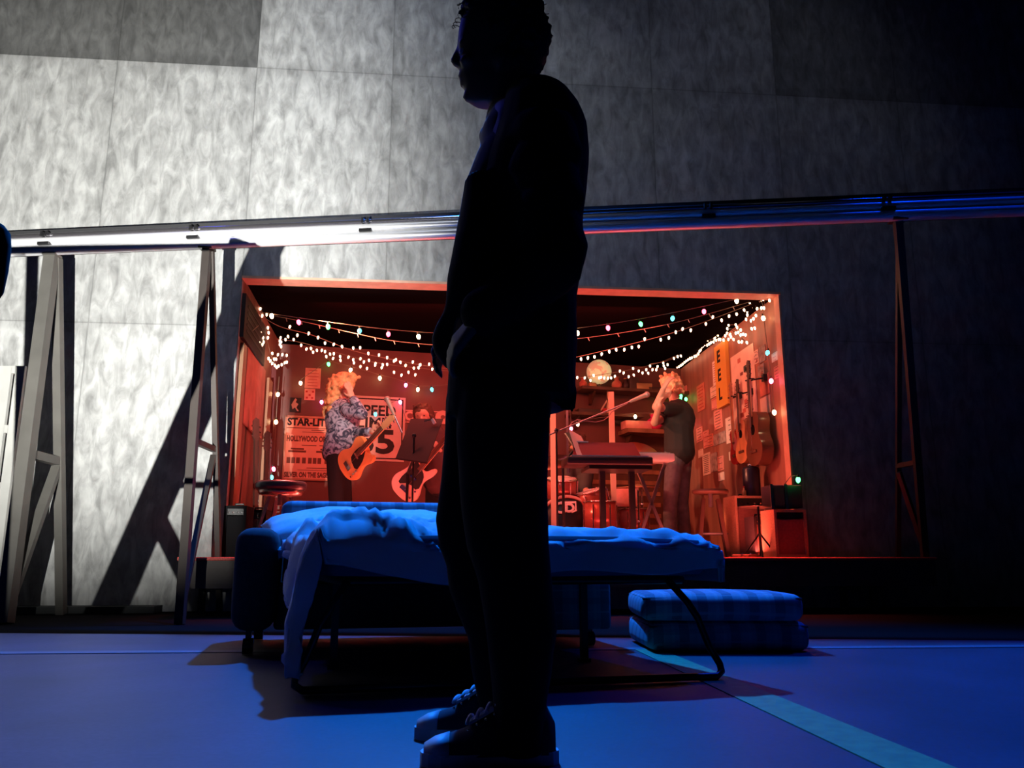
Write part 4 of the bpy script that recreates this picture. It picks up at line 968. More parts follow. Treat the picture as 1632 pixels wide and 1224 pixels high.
# left wall: door frame, hanging paper, dark box
def lwbox(u0, v0, u1, v1, th, name, label, cat, m, part='board'):
    return poster(name, label, cat, LEFT, u0, v0, u1, v1, m, th)
t, M, w_, h_ = lwbox(382, 491, 419, 563, .03, 'air_conditioner', 'dark box unit mounted high on the left wall of the band room', 'box', mat('dark_brown_box', (.012, .006, .006), .8))
mb = MB(); 
for k in range(5): quad(M, -w_*.4, h_*(-.3+.14*k), w_*.4, h_*(-.25+.14*k), mb, .004)
mb.build('grille', INK, t)
t, M, w_, h_ = lwbox(388, 566, 419, 690, .01, 'torn_paper_sheet', 'long torn paper hanging on the left wall under the dark box', 'poster', mat('salmon_paper', (.48, .22, .17), .75, var=.15, scale=7))
mb = MB(); mb.prism([(-w_*.5, -h_*.5), (-w_*.1, -h_*.42), (w_*.1, -h_*.47), (w_*.25, -h_*.55), (w_*.3, -h_*.5), (w_*.5, -h_*.5)], .004, M); mb.build('torn_edge', MATS['salmon_paper'], t)
def post(u, t, v0, v1, w, name, label, m, d=None):
    p = foot(u, t); o = MB().bar(down(p, max(ZF, zat(v1, p))), down(p, zat(v0, p)), w, d or w, up=V((0, 1, 0))).build(name, m); tag(o, label, 'post'); return o
# door casing on the left wall near the corner
def lw(u, v=700): return hitv(u, v, RA, RB)
for (ua, ub, lb) in ((418, 424, 'slim timber casing post at the rear of the left wall'), (372, 378, 'timber casing post at the front of the left wall')):
    a, b = lw(ua), lw(ub); a = a + V((.004, 0, 0)); b = b + V((.004, 0, 0)); n = V((.03, -.0, 0)); o = MB().hull([down(a, ZF), down(b, ZF), down(b, ZF) + n, down(a, ZF) + n, down(a, ZF + 1.8), down(b, ZF + 1.8), down(b, ZF + 1.8) + n, down(a, ZF + 1.8) + n]).build('door_casing', WOODM); tag(o, lb, 'door casing')
a, b = lw(426), lw(434); n = V((.05, 0, 0))
tag(MB().hull([down(a, ZF), down(b, ZF), down(b, ZF) + n, down(a, ZF) + n, down(a, ZT - .3), down(b, ZT - .3), down(b, ZT - .3) + n, down(a, ZT - .3) + n]).build('curtain', mat('dark_red_cloth', (.10, .02, .02), .9)), 'dark red cloth strip hanging in the left rear corner', 'curtain')

# ---- pale timber posts by the drums
post(883.5, .95, 640, 888, .052, 'timber_post', 'pale timber post nearest the silhouetted man, left of the bass drum', WOODL)
post(980.5, .95, 625, 888, .050, 'timber_post', 'pale timber post rising between the keyboards and drums', WOODL)
post(907, 1.6, 652, 888, .022, 'metal_pole', 'thin pinkish pole behind the leftmost timber post', STEEL)
# ---- shelves on the rear wall
def shelf(u0, u1, v, label, dep=.3, th=.035, m=WOODD):
    a, b = hitv(u0, v, *REAR), hitv(u1, v, *REAR); x = (down(b, 0) - down(a, 0)).normalized(); n = V((x.y, -x.x, 0)); n = n if n.y < 0 else -n
    z = a.z * .5 + b.z * .5
    t = thing('wall_shelf', label, 'shelf', down((a + b) / 2, z))
    a, b = down(a, z), down(b, z)
    MB().hull([a - V((0, 0, th)), b - V((0, 0, th)), b + n * dep - V((0, 0, th)), a + n * dep - V((0, 0, th)), a, b, b + n * dep, a + n * dep]).build('board', m, t)
    for f in (.12, .88):
        p = a.lerp(b, f); MB().hull([p + n * .002, p + x * .03 + n * .002, p + x * .03 + n * dep * .8, p + n * dep * .8, p + n * .002 - V((0, 0, th + .14)), p + x * .03 + n * .002 - V((0, 0, th + .14)), p + x * .03 + n * .04 - V((0, 0, th + .14)), p + n * .04 - V((0, 0, th + .14))]).build('bracket', WOODD, t)
    def on(u, off=.15): q = hitv(u, v, *REAR); return down(q, z) + n * off
    return on, z, x, n
on1, zs1, xs, ns = shelf(915, 1095, 627, 'upper wooden wall shelf crowded with objects under the globe')
on2, zs2, _, _ = shelf(900, 1012, 664, 'middle wall shelf partly behind the microphone boom', .28)
on3, zs3, _, _ = shelf(985, 1078, 690, 'lower wall shelf under the glowing lights beside the singer', .32, .05, WOODM)
def shelf_box(p, w, d, h, name, label, cat, m, grp, part=None):
    M = frame(p, xs, V((0, 0, 1)).cross(xs))
    mb = MB(); mb.rbox((-w / 2, -d / 2, .001), (w / 2, d / 2, h), .006, M); o = mb.build(name, m)
    return tag(o, label, cat, grp)
G1 = 'objects on the upper shelf'
DB = mat('dark_metal_box', (.06, .04, .035), .5); BRS = mat('worn_brass', (.55, .33, .16), .4, .6)
# globe
gp = on1(948, .16); gz = hitv(948, 600, *REAR).z; gr = .152
gl = thing('globe', 'large pale yellow globe on the upper shelf', 'globe', gp)
def globe_mat():
    m = D.materials.new('yellow_globe_map'); m.use_nodes = True; nt = m.node_tree; b = nt.nodes['Principled BSDF']
    tc = nn(nt, 'ShaderNodeTexCoord'); v = nn(nt, 'ShaderNodeTexNoise'); v.inputs['Scale'].default_value = 7; v.inputs['Detail'].default_value = 4; nt.links.new(tc.outputs['Object'], v.inputs[0])
    r = nn(nt, 'ShaderNodeValToRGB'); r.color_ramp.elements[0].position = .47; r.color_ramp.elements[0].color = (.80, .74, .34, 1); r.color_ramp.elements[1].position = .52; r.color_ramp.elements[1].color = (.75, .40, .20, 1)
    nt.links.new(v.outputs[0], r.inputs[0]); nt.links.new(r.outputs[0], b.inputs['Base Color']); b.inputs['Roughness'].default_value = .45
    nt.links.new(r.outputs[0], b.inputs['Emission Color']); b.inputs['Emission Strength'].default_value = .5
    return m
gc = down(gp, max(zs1 + gr + .06, gz)); MB().ball(gc, gr, sub=4).build('sphere', globe_mat(), gl)
mb = MB(); mb.tube([gc + V((math.cos(a) * (gr + .012) * .4, 0, math.sin(a) * (gr + .012))) for a in [-1.57 + .35 * k for k in range(10)]], .006); mb.build('meridian_ring', BRS, gl)
MB().lathe([(.08, 0), (.075, .012), (.02, .02), (.012, max(.03, gc.z - gr - zs1 + .005))], down(gp, zs1 + .001), 20).build('stand', WOODD, gl)
items = [(976, .16, .12, 'vase', 'squat rust coloured vase right of the globe'), (990, .10, .10, 'lantern', 'small dark lantern next to the rust coloured vase'), (1001, .14, .14, 'radio', 'dark metal radio box in the middle of the upper shelf'),
         (921, .09, .10, 'jar', 'small reddish jar left of the globe'), (930, .09, .07, 'tin', 'low tin between jar and globe')]
def vase(p, h, r, name, label, cat, m):
    t = thing(name, label, cat, p); MB().lathe([(r * .6, .001), (r, h * .35), (r * .9, h * .6), (r * .4, h * .82), (r * .5, h)], p, 18).build('body', m, t)
    MB().lathe([(r * .5, h), (r * .62, h + .01), (r * .5, h + .014)], p, 18).build('rim', BRS, t); t['group'] = G1
vase(on1(976), .15, .065, 'vase', items[0][4], 'vase', ORP); vase(on1(990), .14, .045, 'lantern', items[1][4], 'lantern', DB); vase(on1(923), .12, .05, 'jar', items[3][4], 'jar', ORP)
shelf_box(on1(1001), .12, .12, .16, 'radio', items[2][4], 'radio', DB, G1); shelf_box(on1(933, .24), .09, .07, .05, 'tin', items[4][4], 'tin', BRS, G1)
shelf_box(on1(1016), .20, .16, .09, 'cardboard_box', 'orange-brown box with open lid on the upper shelf', 'box', BRS, G1)
shelf_box(on1(1037), .26, .16, .05, 'suitcase', 'flat dark case at the right of the upper shelf behind the microphone', 'case', DB, G1)
shelf_box(on1(1090), .17, .15, .09, 'cardboard_box', 'pink-red box behind the singer on the upper shelf', 'box', PINKP, G1)
G2 = 'objects on the middle shelf'
shelf_box(on2(930), .28, .15, .05, 'record_deck', 'flat deck on the middle shelf behind the microphone boom', 'record player', DB, G2)
shelf_box(on2(958), .10, .1, .07, 'tin', 'reddish tin on the middle shelf under the boom', 'tin', REDI, G2)
G3 = 'objects on the lower shelf'
shelf_box(on3(1004, .2), .34, .16, .10, 'stereo_receiver', 'pinkish stereo receiver lit by a warm bulb on the lower shelf', 'stereo', PINKP, G3)
vase(on3(1031, .22), .19, .10, 'glass_jar', 'round magenta glass jar glowing on the lower shelf', 'jar', mat('magenta_glass', (.8, .05, .2), .25))
for o in D.objects:
    if o.get('label', '').startswith('round magenta'): o['group'] = G3
# wooden mannequin-like easel figure under the globe
e0 = on2(960, .2); EY = e0.y
def eo(u, v): return at(u, v, EY)
es = thing('wooden_easel', 'small pale wooden easel frame standing on the middle shelf below the globe', 'easel', e0)
A0 = down(e0, zat(622, e0)); A1 = down(e0, zat(636, e0)); MB().bar(A0, A1, .02).build('stem', WOODL, es)
MB().bar(A1, down(eo(954, 651), zs2 + .001), .018).build('leg', WOODL, es); MB().bar(A1, down(eo(968, 651), zs2 + .001), .018).build('leg', WOODL, es)
MB().bar(down(e0, A1.z - .01), down(e0 - ns * .1, zs2 + .001), .014).build('leg', WOODL, es)
# wooden cabinet wall behind the drums
a, b = hitv(925, 700, *REAR), hitv(1040, 700, *REAR)
cabn = thing('slatted_cabinet', 'dark slatted cabinet against the rear wall behind the keyboards', 'cabinet', down((a + b) / 2 + ns * .12, ZF))
a, b = down(a, ZF) + ns * .001, down(b, ZF) + ns * .001; hz = zs3 - .21 - ZF
MB().hull([a, b, b + ns * .24, a + ns * .24, a + up * hz, b + up * hz, b + ns * .24 + up * hz, a + ns * .24 + up * hz]).build('body', WOODD, cabn)
mb = MB()
for k in range(9):
    z = ZF + .1 + k * (hz - .15) / 9; p, q_ = a + ns * .242 + up * (z - ZF), b + ns * .242 + up * (z - ZF); mb.bar(p.lerp(q_, .04), p.lerp(q_, .96), .012, .05)
mb.build('slats', WOODM, cabn)

# ---- instruments
def outline_sc(): return [(-.20, 0), (-.195, .07), (-.16, .135), (-.10, .160), (-.04, .145), (.0, .115), (.04, .105), (.08, .120), (.13, .140), (.175, .125), (.195, .085), (.19, .04), (.17, .022),
                          (.17, -.03), (.150, -.045), (.155, -.075), (.185, -.105), (.175, -.135), (.13, -.15), (.06, -.118), (.02, -.110), (-.03, -.125), (-.09, -.155), (-.15, -.140), (-.19, -.08)]
def outline_bass(): return [(-.20, .02), (-.19, .09), (-.14, .15), (-.06, .165), (.02, .13), (.08, .11), (.14, .125), (.22, .165), (.28, .165), (.27, .12), (.20, .08), (.16, .04), (.15, -.04), (.18, -.07), (.25, -.10), (.24, -.14), (.17, -.14), (.08, -.105), (.02, -.11), (-.05, -.15), (-.12, -.165), (-.18, -.12), (-.20, -.05)]
def outline_ac(): return [(-.25, 0), (-.24, .09), (-.20, .155), (-.13, .195), (-.06, .19), (.0, .145), (.05, .12), (.10, .125), (.16, .145), (.21, .13), (.245, .08), (.25, 0), (.245, -.08), (.21, -.13), (.16, -.145), (.10, -.125), (.05, -.12), (0, -.145), (-.06, -.19), (-.13, -.195), (-.20, -.155), (-.24, -.09)]
def smooth(pts, it=2):
    for _ in range(it): pts = [q for i, p in enumerate(pts) for q in ((p[0] * .75 + pts[(i + 1) % len(pts)][0] * .25, p[1] * .75 + pts[(i + 1) % len(pts)][1] * .25), (p[0] * .25 + pts[(i + 1) % len(pts)][0] * .75, p[1] * .25 + pts[(i + 1) % len(pts)][1] * .75))]
    return pts
def guitar(name, label, c, axis, nrm, outl, bodym, th=.045, neck=.50, neckm=None, head=.18, guard=None, guardm=None, acoustic=False, cat='guitar', group=None, sc=1):
    """c body centre, axis toward the head, nrm out of the top"""
    x = V(axis).normalized(); n = V(nrm); n = (n - x * n.dot(x)).normalized(); y = n.cross(x)
    M = Matrix(((x.x, y.x, n.x, c[0]), (x.y, y.y, n.y, c[1]), (x.z, y.z, n.z, c[2]), (0, 0, 0, 1))) @ Matrix.Scale(sc, 4)
    pts = smooth(outl, 2); zs = [(M @ V((px_, py_, 0))).z for px_, py_ in pts]
    t = thing(name, label, cat, V((c[0], c[1], min(zs))), 0, group)
    MB().prism(pts, th, M, -th).build('body', bodym, t)
    bx0 = max(p[0] for p in pts) - .04
    MB().box((bx0 - .06 if not acoustic else bx0, -.026, .001), (bx0 + neck, .026, .016), M).build('neck', neckm or mat('maple_neck', (.66, .38, .18), .4), t)
    MB().box((bx0 - .10, -.023, .0165), (bx0 + neck, .023, .020), M).build('fretboard', WOODD if acoustic or guardm is INK else (neckm or MATS['maple_neck']), t)
    hx = bx0 + neck; hd = MB(); hd.prism([(hx, -.022), (hx + .03, -.034), (hx + head, -.030), (hx + head + .012, .005), (hx + head - .02, .032), (hx + .03, .034), (hx, .022)], .014, M, -.002); hd.build('headstock', (neckm or MATS['maple_neck']) if not acoustic else WOODD, t)
    mb = MB()
    for k in range(6): mb.cyl(M @ V((hx + .04 + (k % 3) * .045, .034 * (1 if k < 3 else -1), .005)), M @ V((hx + .04 + (k % 3) * .045, .052 * (1 if k < 3 else -1), .005)), .007 * sc, n=8)
    mb.build('tuning_pegs', CHROME, t)
    if acoustic:
        o = MB(); o.cyl(M @ V((.085, 0, .0005)), M @ V((.085, 0, .003)), .048 * sc, n=24); o.build('sound_hole', BLACK, t)
        MB().box((-.13, -.07, .001), (-.105, .07, .012), M).build('bridge', WOODD, t)
    else:
        if guard: MB().prism(smooth(guard, 1), .003, M, .0005).build('pickguard', guardm, t)
        MB().box((-.125, -.045, .0035), (-.085, .045, .014), M).build('bridge', CHROME, t)
        MB().box((.03, -.035, .0036), (.05, .035, .013), M).build('pickup', CHROME, t)
        mb = MB()
        for q in (-.02, -.06, -.10): mb.cyl(M @ V((q - .03, -.105, .001)), M @ V((q - .03, -.105, .018)), .010 * sc, n=10)
        mb.build('knobs', CHROME, t)
    MB().tube([M @ V((-.11, k, .024)) for k in (-.015,)] + [M @ V((hx, -.013, .022))], .0012, 4).build('strings', STEEL, t)
    return t, M
GRD = [(-.06, -.10), (-.04, .03), (.03, .05), (.10, .045), (.15, .03), (.16, -.02), (.10, -.06), (.05, -.085)]
BUTTER = mat('butterscotch_guitar_body', (.85, .42, .14), .3, var=.05, scale=6)
gcn = onw(565, 731, .66)
guitar('electric_guitar', 'butterscotch electric guitar held by the guitarist', gcn, (.64, -.50, .56), (-.45, -1, -.05), outline_sc(), BUTTER, guard=GRD, guardm=INK, neck=.29, head=.15, sc=1.0)
bcn = onw(655, 766, .80)
guitar('bass_guitar', 'pale electric bass with dark pickguard held by the bass player', bcn, (.55, -.25, .62), (-.1, -1, -.05), outline_bass(), mat('pale_cream_bass_body', (.85, .60, .48), .3), guard=[(-.12, .09), (.0, .10), (.10, .06), (.2, .1), (.15, -.04), (.10, -.09), (-.04, -.12), (-.03, .0)], guardm=INK, neck=.40, head=.2, cat='bass guitar', sc=.95)
# guitars hung on the right wall
xr = (down(RD, 0) - down(RC, 0)).normalized(); nr = V((xr.y, -xr.x, 0)); nr = nr if nr.x < 0 else -nr
def rw(u, v, off=.0): return hitv(u, v, RC, RD) + nr * off
def hang(u, vc, name, label, outl, m, acoustic, tilt=0, off=.06, **kw):
    c = rw(u, vc, off + kw.get('th', .045)); ax = (V((0, 0, 1)) + xr * tilt)
    t, M = guitar(name, label, c, ax, nr, outl, m, acoustic=acoustic, **kw)
    bx0 = max(p[0] for p in smooth(outl, 2)) - .04; hx = bx0 + kw.get('neck', .5); pz = M @ V((hx + .012, 0, -.004)); base = pz - nr * (pz - rw(u, vc)).dot(nr)
    h = thing('guitar_hook', 'black wall hook holding the ' + label.split(',')[0], 'hook', base - V((0, 0, .04)), 0, 'guitar hooks on the right wall')
    MB().box((-.01, -.01, -.01), (.01, .01, .01), Matrix.Translation(base + nr * .012) @ Matrix.Scale(3.2, 4)).build('wall_plate', BLACKP, h)
    mb = MB(); mb.cyl(base + nr * .03, pz - V((0, 0, .02)) - nr * .025, .008); e = xr * .045
    mb.tube([pz - e + nr * .03 - V((0, 0, .02)), pz - e - nr * .02 - V((0, 0, .02)), pz - nr * .03 - V((0, 0, .02)), pz + e - nr * .02 - V((0, 0, .02)), pz + e + nr * .03 - V((0, 0, .02))], .007)
    mb.build('yoke', BLACKP, h)
hang(1187, 712, 'electric_guitar', 'small red electric guitar, hung farthest back on the right wall', outline_sc(), mat('glossy_red_body', (.55, .03, .03), .2), False, guard=GRD, guardm=PINKP, neck=.42, head=.15, sc=.9)
hang(1205, 704, 'acoustic_guitar', 'sunburst acoustic guitar, hung between the red guitar and the dark-sided one', outline_ac(), mat('sunburst_spruce', (.70, .30, .12), .3, var=.2, scale=3), True, th=.09, neck=.36, head=.15, sc=.85)
hang(1229, 700, 'acoustic_guitar', 'large dark-sided acoustic guitar, hung nearest the opening', outline_ac(), mat('dark_lacquer_body', (.16, .07, .04), .18), True, th=.11, neck=.36, head=.17)
MB_ = rw(1229, 700, .06 + .11 + .001)
tag(MB().box((-.03, -.03, -.03), (.03, .03, .03), Matrix.Translation(rw(1196, 588, .03))).build('lamp_bracket', BLACKP), 'small black bracket on the right wall above the hung guitars', 'bracket')
# guitars leaning at left by the stool
gs = foot(404, .50)
guitar('electric_guitar', 'dark guitar leaning at the left wall with its headstock up', down(gs, ZF + .21), (-.09, .1, 1), (.9, -.6, 0), outline_sc(), mat('dark_brown_body', (.05, .02, .015), .3), guard=None, neckm=MATS['dark_brown_body'], neck=.67, head=.2)
guitar('electric_guitar', 'reddish guitar leaning just right of the dark one beside the stool', down(foot(418, .78), ZF + .21), (-.06, .10, 1), (.9, -.6, 0), outline_sc(), mat('dark_red_body', (.20, .04, .03), .3), guard=None, neckm=MATS['dark_brown_body'], neck=.61, head=.18)
# guitar body standing on the cabinet at right
st = rw(1229, 800, .30)

# ---- amplifiers
def amp(u0, u1, v0, v1, t0, dep, label, shellm, clothm, rz=0, name='guitar_amplifier', group=None):
    a = foot(u0, t0); b = foot(u1, t0); w = (b - a).length; c = (a + b) / 2; zt = zat(v0, c); zb = max(ZF, zat(v1, c)); h = zt - zb
    t = thing(name, label, 'amplifier', down(c, zb), AL + rz, group); th = .022
    mb = MB(); mb.box((-w/2, 0, 0), (w/2, dep, th)); mb.box((-w/2, 0, h-th), (w/2, dep, h)); mb.box((-w/2, 0, th), (-w/2+th, dep, h-th)); mb.box((w/2-th, 0, th), (w/2, dep, h-th)); mb.box((-w/2+th, dep-th, th), (w/2-th, dep, h-th))
    mb.build('cabinet', shellm, t, True)
    MB().box((-w/2+th, .02, th), (w/2-th, .032, h*.80)).build('grille_cloth', clothm, t, True)
    MB().box((-w/2+th, .012, h*.82), (w/2-th, .03, h-th)).build('control_panel', BLACKP, t, True)
    for k in range(4): MB().cyl((-w*.3 + k*w*.2, .012, h*.87), (-w*.3 + k*w*.2, -.004, h*.87), .008, n=10).build('knob', CHROME, t, True)
    mb = MB(); mb.tube([V((-w*.2, dep*.5, h)), V((-w*.18, dep*.5, h+.02)), V((w*.18, dep*.5, h+.02)), V((w*.2, dep*.5, h))], .008); mb.build('handle', BLACKP, t, True)
    return t, down(c, zt), w
TWEED = mat('tan_tweed', (.62, .34, .18), .8, var=.12, scale=90); TOLEX = mat('dark_tolex', (.05, .03, .03), .7, var=.1, scale=60); CLOTHR = mat('oxblood_grille_cloth', (.35, .13, .09), .85, var=.1, scale=50)
amp(1176, 1228, 790, 887, .42, .30, 'tan-edged combo amplifier inside the opening, left of the two at right', TWEED, CLOTHR)
t, top, w_ = amp(1238, 1290, 812, 888, -.33, .28, 'tan speaker cabinet standing on the platform outside the right jamb', TWEED, CLOTHR, name='speaker_cabinet')
top = V(top) + V((0, 0, 0.003))
hd_ = thing('amplifier_head', 'dark amplifier head with pale metal corners on top of the tan speaker cabinet', 'amplifier', top, AL)
MB().rbox((-w_*.5, .02, .012), (w_*.46, .24, .20), .008).build('case', mat('dark_purple_brown_case', (.05, .03, .045), .6), hd_, True)
for sx in (-w_*.5, -w_*.06): MB().box((sx-.012, .008, .0), (sx+.012, .02, .205)).build('corner_strip', STEEL, hd_, True)
MB().box((-w_*.5+.02, .010, .03), (-w_*.06-.02, .019, .17)).build('glass_front', mat('smoked_panel', (.12, .09, .08), .2), hd_, True)
t, top2, w2 = amp(1205, 1236, 823, 888, .02, .22, 'low dark practice amplifier between the two tan cabinets', TOLEX, CLOTHR, name='practice_amplifier')
amp(352, 388, 806, 888, -.30, .26, 'black amplifier at the left foot of the opening beside the A-frame', BLACK, BLACK, name='black_amplifier')
amp(386, 420, 812, 888, .12, .24, 'low black amplifier behind the left stool', BLACK, TOLEX, name='black_amplifier')
# cymbal-like round tray on a stand before the amplifiers
p = foot(1213, -.22); zc = zat(808, p)
tr_ = thing('cymbal_stand', 'thin dark stand holding a flat round cymbal before the tan amplifier', 'stand', p)
MB().lathe([(.005, .012), (.05, .008), (.155, -.004), (.155, -.007), (.05, .004), (.005, .004)], down(p, zc), 28, Matrix.Rotation(.06, 4, 'Y')).build('cymbal', mat('aged_bronze', (.20, .12, .08), .35, .8), tr_)
MB().cyl(down(p, ZF + .02), down(p, zc + .03), .010).build('pole', BLACKP, tr_)
for k in range(3):
    a = k * 2.1 + .3; MB().cyl(down(p, ZF + .20), V((p.x + .16 * math.cos(a), p.y + .16 * math.sin(a), ZF + .008)), .008).build('leg', BLACKP, tr_)
# small microphone-like pedal things on the platform
for (u, t_, lb) in ((1180, -.25, 'small tan effects pedal at the foot of the tan combo amplifier'), (1193, -.3, 'round-topped effects pedal next to the tan pedal')):
    p = foot(u, t_); q_ = thing('effects_pedal', lb, 'pedal', p, .4); MB().rbox((-.04, -.055, .001), (.04, .055, .03), .006).build('housing', TWEED, q_, True); MB().cyl((0, -.03, .03), (0, -.03, .038), .01).build('switch', CHROME, q_, True)
# jar, bottle and tweed case on top of the combo amplifier
def amptop(u, t_): q_ = foot(u, t_); return q_
p = down(foot(1205, .55), zat(790, foot(1205, .42)) + .002)
cs = thing('dark_canister', 'dark blue-black tall canister standing on the tan combo amplifier', 'canister', p); MB().lathe([(.075, .0), (.08, .01), (.08, .25), (.07, .27), (.03, .28)], p, 24).build('body', mat('blue_black_enamel', (.02, .02, .04), .3), cs); MB().lathe([(.03, .28), (.035, .295), (.01, .31)], p, 16).build('lid', STEEL, cs)
p = down(foot(1192, .50), zat(790, foot(1192, .42)) + .002)
cs = thing('small_bottle', 'little brown bottle on the front corner of the tan combo amplifier', 'bottle', p); MB().lathe([(.018, 0), (.02, .005), (.02, .045), (.008, .06), (.008, .08)], p, 14).build('glass', BRS, cs); MB().lathe([(.010, .08), (.010, .092)], p, 12).build('cap', REDI, cs)

# ---- stools
def stool(p, zt, r, label, seatm, round_leg=False, th=.05):
    t = thing('bar_stool', label, 'stool', p)
    if round_leg:
        MB().lathe([(r * .3, zt - th - ZF), (r * .9, zt - th - ZF), (r, zt - th * .7 - ZF), (r, zt - th * .25 - ZF), (r * .93, zt - ZF), (.01, zt + .004 - ZF)], p, 36).build('seat', seatm, t)
        MB().lathe([(r * .80, zt - th - .035 - ZF), (r * .9, zt - th - .003 - ZF)], p, 36).build('chrome_ring', mat('red_tinted_steel', (.6, .4, .35), .25, .8), t)
    else: MB().lathe([(r * .9, zt - th - ZF), (r, zt - th * .7 - ZF), (r, zt - .006 - ZF), (r * .96, zt - ZF)], p, 36).build('seat', seatm, t)
    MB().cyl(down(p, zt - th - .12), down(p, zt - th), .022).build('screw', GREYM, t)
    for k in range(4):
        a = k * math.pi / 2 + .6; d = V((math.cos(a), math.sin(a), 0)); top_ = down(p, zt - th - .05) + d * .09; bot = down(p, ZF) + d * (r + .02)
        MB().bar(top_, bot, .032, .022).build('leg', WOODD if not round_leg else GREYM, t)
    mb = MB(); m0 = (zt - ZF) * .35; rr = r * .82; mb.tube([V((p.x + rr * math.cos(a), p.y + rr * math.sin(a), ZF + m0)) for a in [k * math.pi / 8 for k in range(16)]], .009, 6, closed=True); mb.build('foot_ring', GREYM, t)
    return t
p = foot(1137, .45); stool(p, zat(781, p), .165, 'round wooden stool right of the singer', mat('pale_worn_seat', (.14, .08, .05), .5), th=.035)
p = foot(441, -.10); stool(p, zat(768, p), .205, 'padded round bar stool at the left of the opening behind the sofa', mat('dark_vinyl_padding', (.06, .055, .07), .3), True, th=.07)

# ---- microphone stands
def mic(mb_parent, tip, d, m=STEEL):
    d = V(d).normalized(); MB().ball(tip, .030, sub=2).build('mic_head', mat('mic_mesh', (.35, .28, .26), .5, .6), mb_parent); MB().cyl(tip - d * .02, tip - d * .19, .023, .014).build('mic_body', mat('grey_mic_body', (.5, .36, .30), .4, .4), mb_parent)
def mic_stand(label, base, ztop, boomA, boomB, r=.009, m=BLACKP):
    t = thing('microphone_stand', label, 'microphone stand', base)
    MB().cyl(down(base, ZF + .02), down(base, ztop), r).build('pole', m, t)
    for k in range(3):
        a = k * 2.094 + .5; MB().cyl(down(base, ZF + .14), V((base.x + .26 * math.cos(a), base.y + .26 * math.sin(a), ZF + .009)), .008).build('leg', m, t)
    MB().cyl(boomA, boomB, .0075).build('boom', STEEL, t); d = (boomB - boomA).normalized(); mic(t, boomB + d * .19, d)
    MB().ball(down(base, ztop), .022).build('clutch', m, t); return t
b0 = foot(889, .35); mic_stand('boom microphone stand right of the man, its boom rising toward the singer', b0, zat(686, b0), onw(868, 696, .35), onw(1004, 640, .5))
mb = MB(); pts = [onw(u, v, .42) for u, v in ((1000, 643), (985, 650), (974, 657), (970, 664), (962, 670), (950, 673), (935, 671), (920, 669), (912, 673), (905, 684))]; mb.tube(pts, .005, 6); tag(mb.build('microphone_cable', mat('pink_cable', (.5, .2, .18), .5)), 'thin microphone cable looping under the boom', 'cable')
b1 = foot(655, .40); t = mic_stand('microphone stand facing the guitarist before the road sign', b1, zat(694, b1), onw(641, 690, .40), onw(629, 663, .46))
# ---- music stands
def music_stand(label, base, corners, m, pap=None, papm=PAPER):
    t = thing('music_stand', label, 'music stand', base); c = sum(corners, V((0, 0, 0))) / 4
    n = (corners[1] - corners[0]).cross(corners[3] - corners[0]).normalized() * .006
    MB().hull([p - n for p in corners] + [p + n for p in corners]).build('desk', m, t)
    lo = sorted(corners, key=lambda p: p.z)[:2]; MB().bar(lo[0], lo[1], .03, .012).build('lip', m, t)
    zl = lo[0].z - .04; MB().cyl(down(base, ZF + .02), V((base.x, base.y, zl)), .013).build('pole', BLACKP, t)
    bk = n if n.y > 0 else -n; MB().cyl(V((base.x, base.y, zl)), c + bk * 4, .012).build('tilt_arm', BLACKP, t)
    for k in range(3):
        a = k * 2.094 + .2; MB().cyl(down(base, ZF + .18), V((base.x + .27 * math.cos(a), base.y + .27 * math.sin(a), ZF + .009)), .009).build('leg', BLACKP, t)
    return t
mb0 = foot(646, .80)
music_stand('black music stand with large tilted desk before the bass player', mb0, [onw(631, 731, .46), onw(655, 668, .70), onw(706, 668, .50), onw(680, 738, .26)], mat('dark_red_black_desk', (.035, .012, .012), .6))
pc = onw(687, 671, .46)
pn = thing('desk_clip_lamp', 'small pale clip lamp on top of the tilted music desk', 'lamp', onw(688, 674, .52)); MB().bar(onw(676, 671, .5), onw(690, 668, .47), .012).build('arm', STEEL, pn); MB().bar(onw(689, 668, .46), onw(693, 675, .45), .025).build('shade', WHT, pn)
mb1 = foot(899, .5)
music_stand('music stand with leaning white pages left of the keyboard', mb1, [onw(925, 729, .30), onw(944, 728, .52), onw(916, 690, .66), onw(900, 690, .44)], BLACKP)
tag(MB().hull([onw(920, 727, .24), onw(944, 731, .40), onw(925, 695, .56), onw(906, 684, .42), onw(922, 727, .25), onw(945, 731, .41), onw(926, 695, .57), onw(907, 684, .43)]).build('sheet_music', WHT), 'white sheet music pages on the stand beside the keyboard', 'paper')

# ---- keyboards
p = foot(985, .30); zk = zat(736, p); kw_ = .62
ks = thing('keyboard_stand', 'black column keyboard stand under the dark keyboard', 'stand', p, AL)
M0 = lambda x, y, z: V((x, y, z - ZF))
for sx in (-.10, .17): MB().bar((sx, .12, .0), (sx, .12, zk - ZF - .06), .05).build('column', BLACKP, ks, True)
MB().box((-.26, -.12, zk - ZF - .075), (.30, .30, zk - ZF - .045)).build('table', BLACKP, ks, True); MB().box((-.3, .08, 0), (.34, .16, .03)).build('base', BLACKP, ks, True)
p2 = down(p, zk - .043); kb = thing('keyboard', 'dark keyboard on the column stand right of the sheet music', 'keyboard', p2, AL)
MB().rbox((-.46, -.16, .001), (.30, .20, .07), .012).build('case', mat('dark_keyboard_case', (.03, .015, .015), .45), kb, True)
mb = MB(); 
for k in range(28): mb.box((-.42 + k * .0245, -.15, .0705), (-.42 + k * .0245 + .0225, -.03, .082))
o = mb.build('white_keys', mat('keyboard_ivory', (.7, .6, .55), .4), kb, True); o['kind'] = 'stuff'
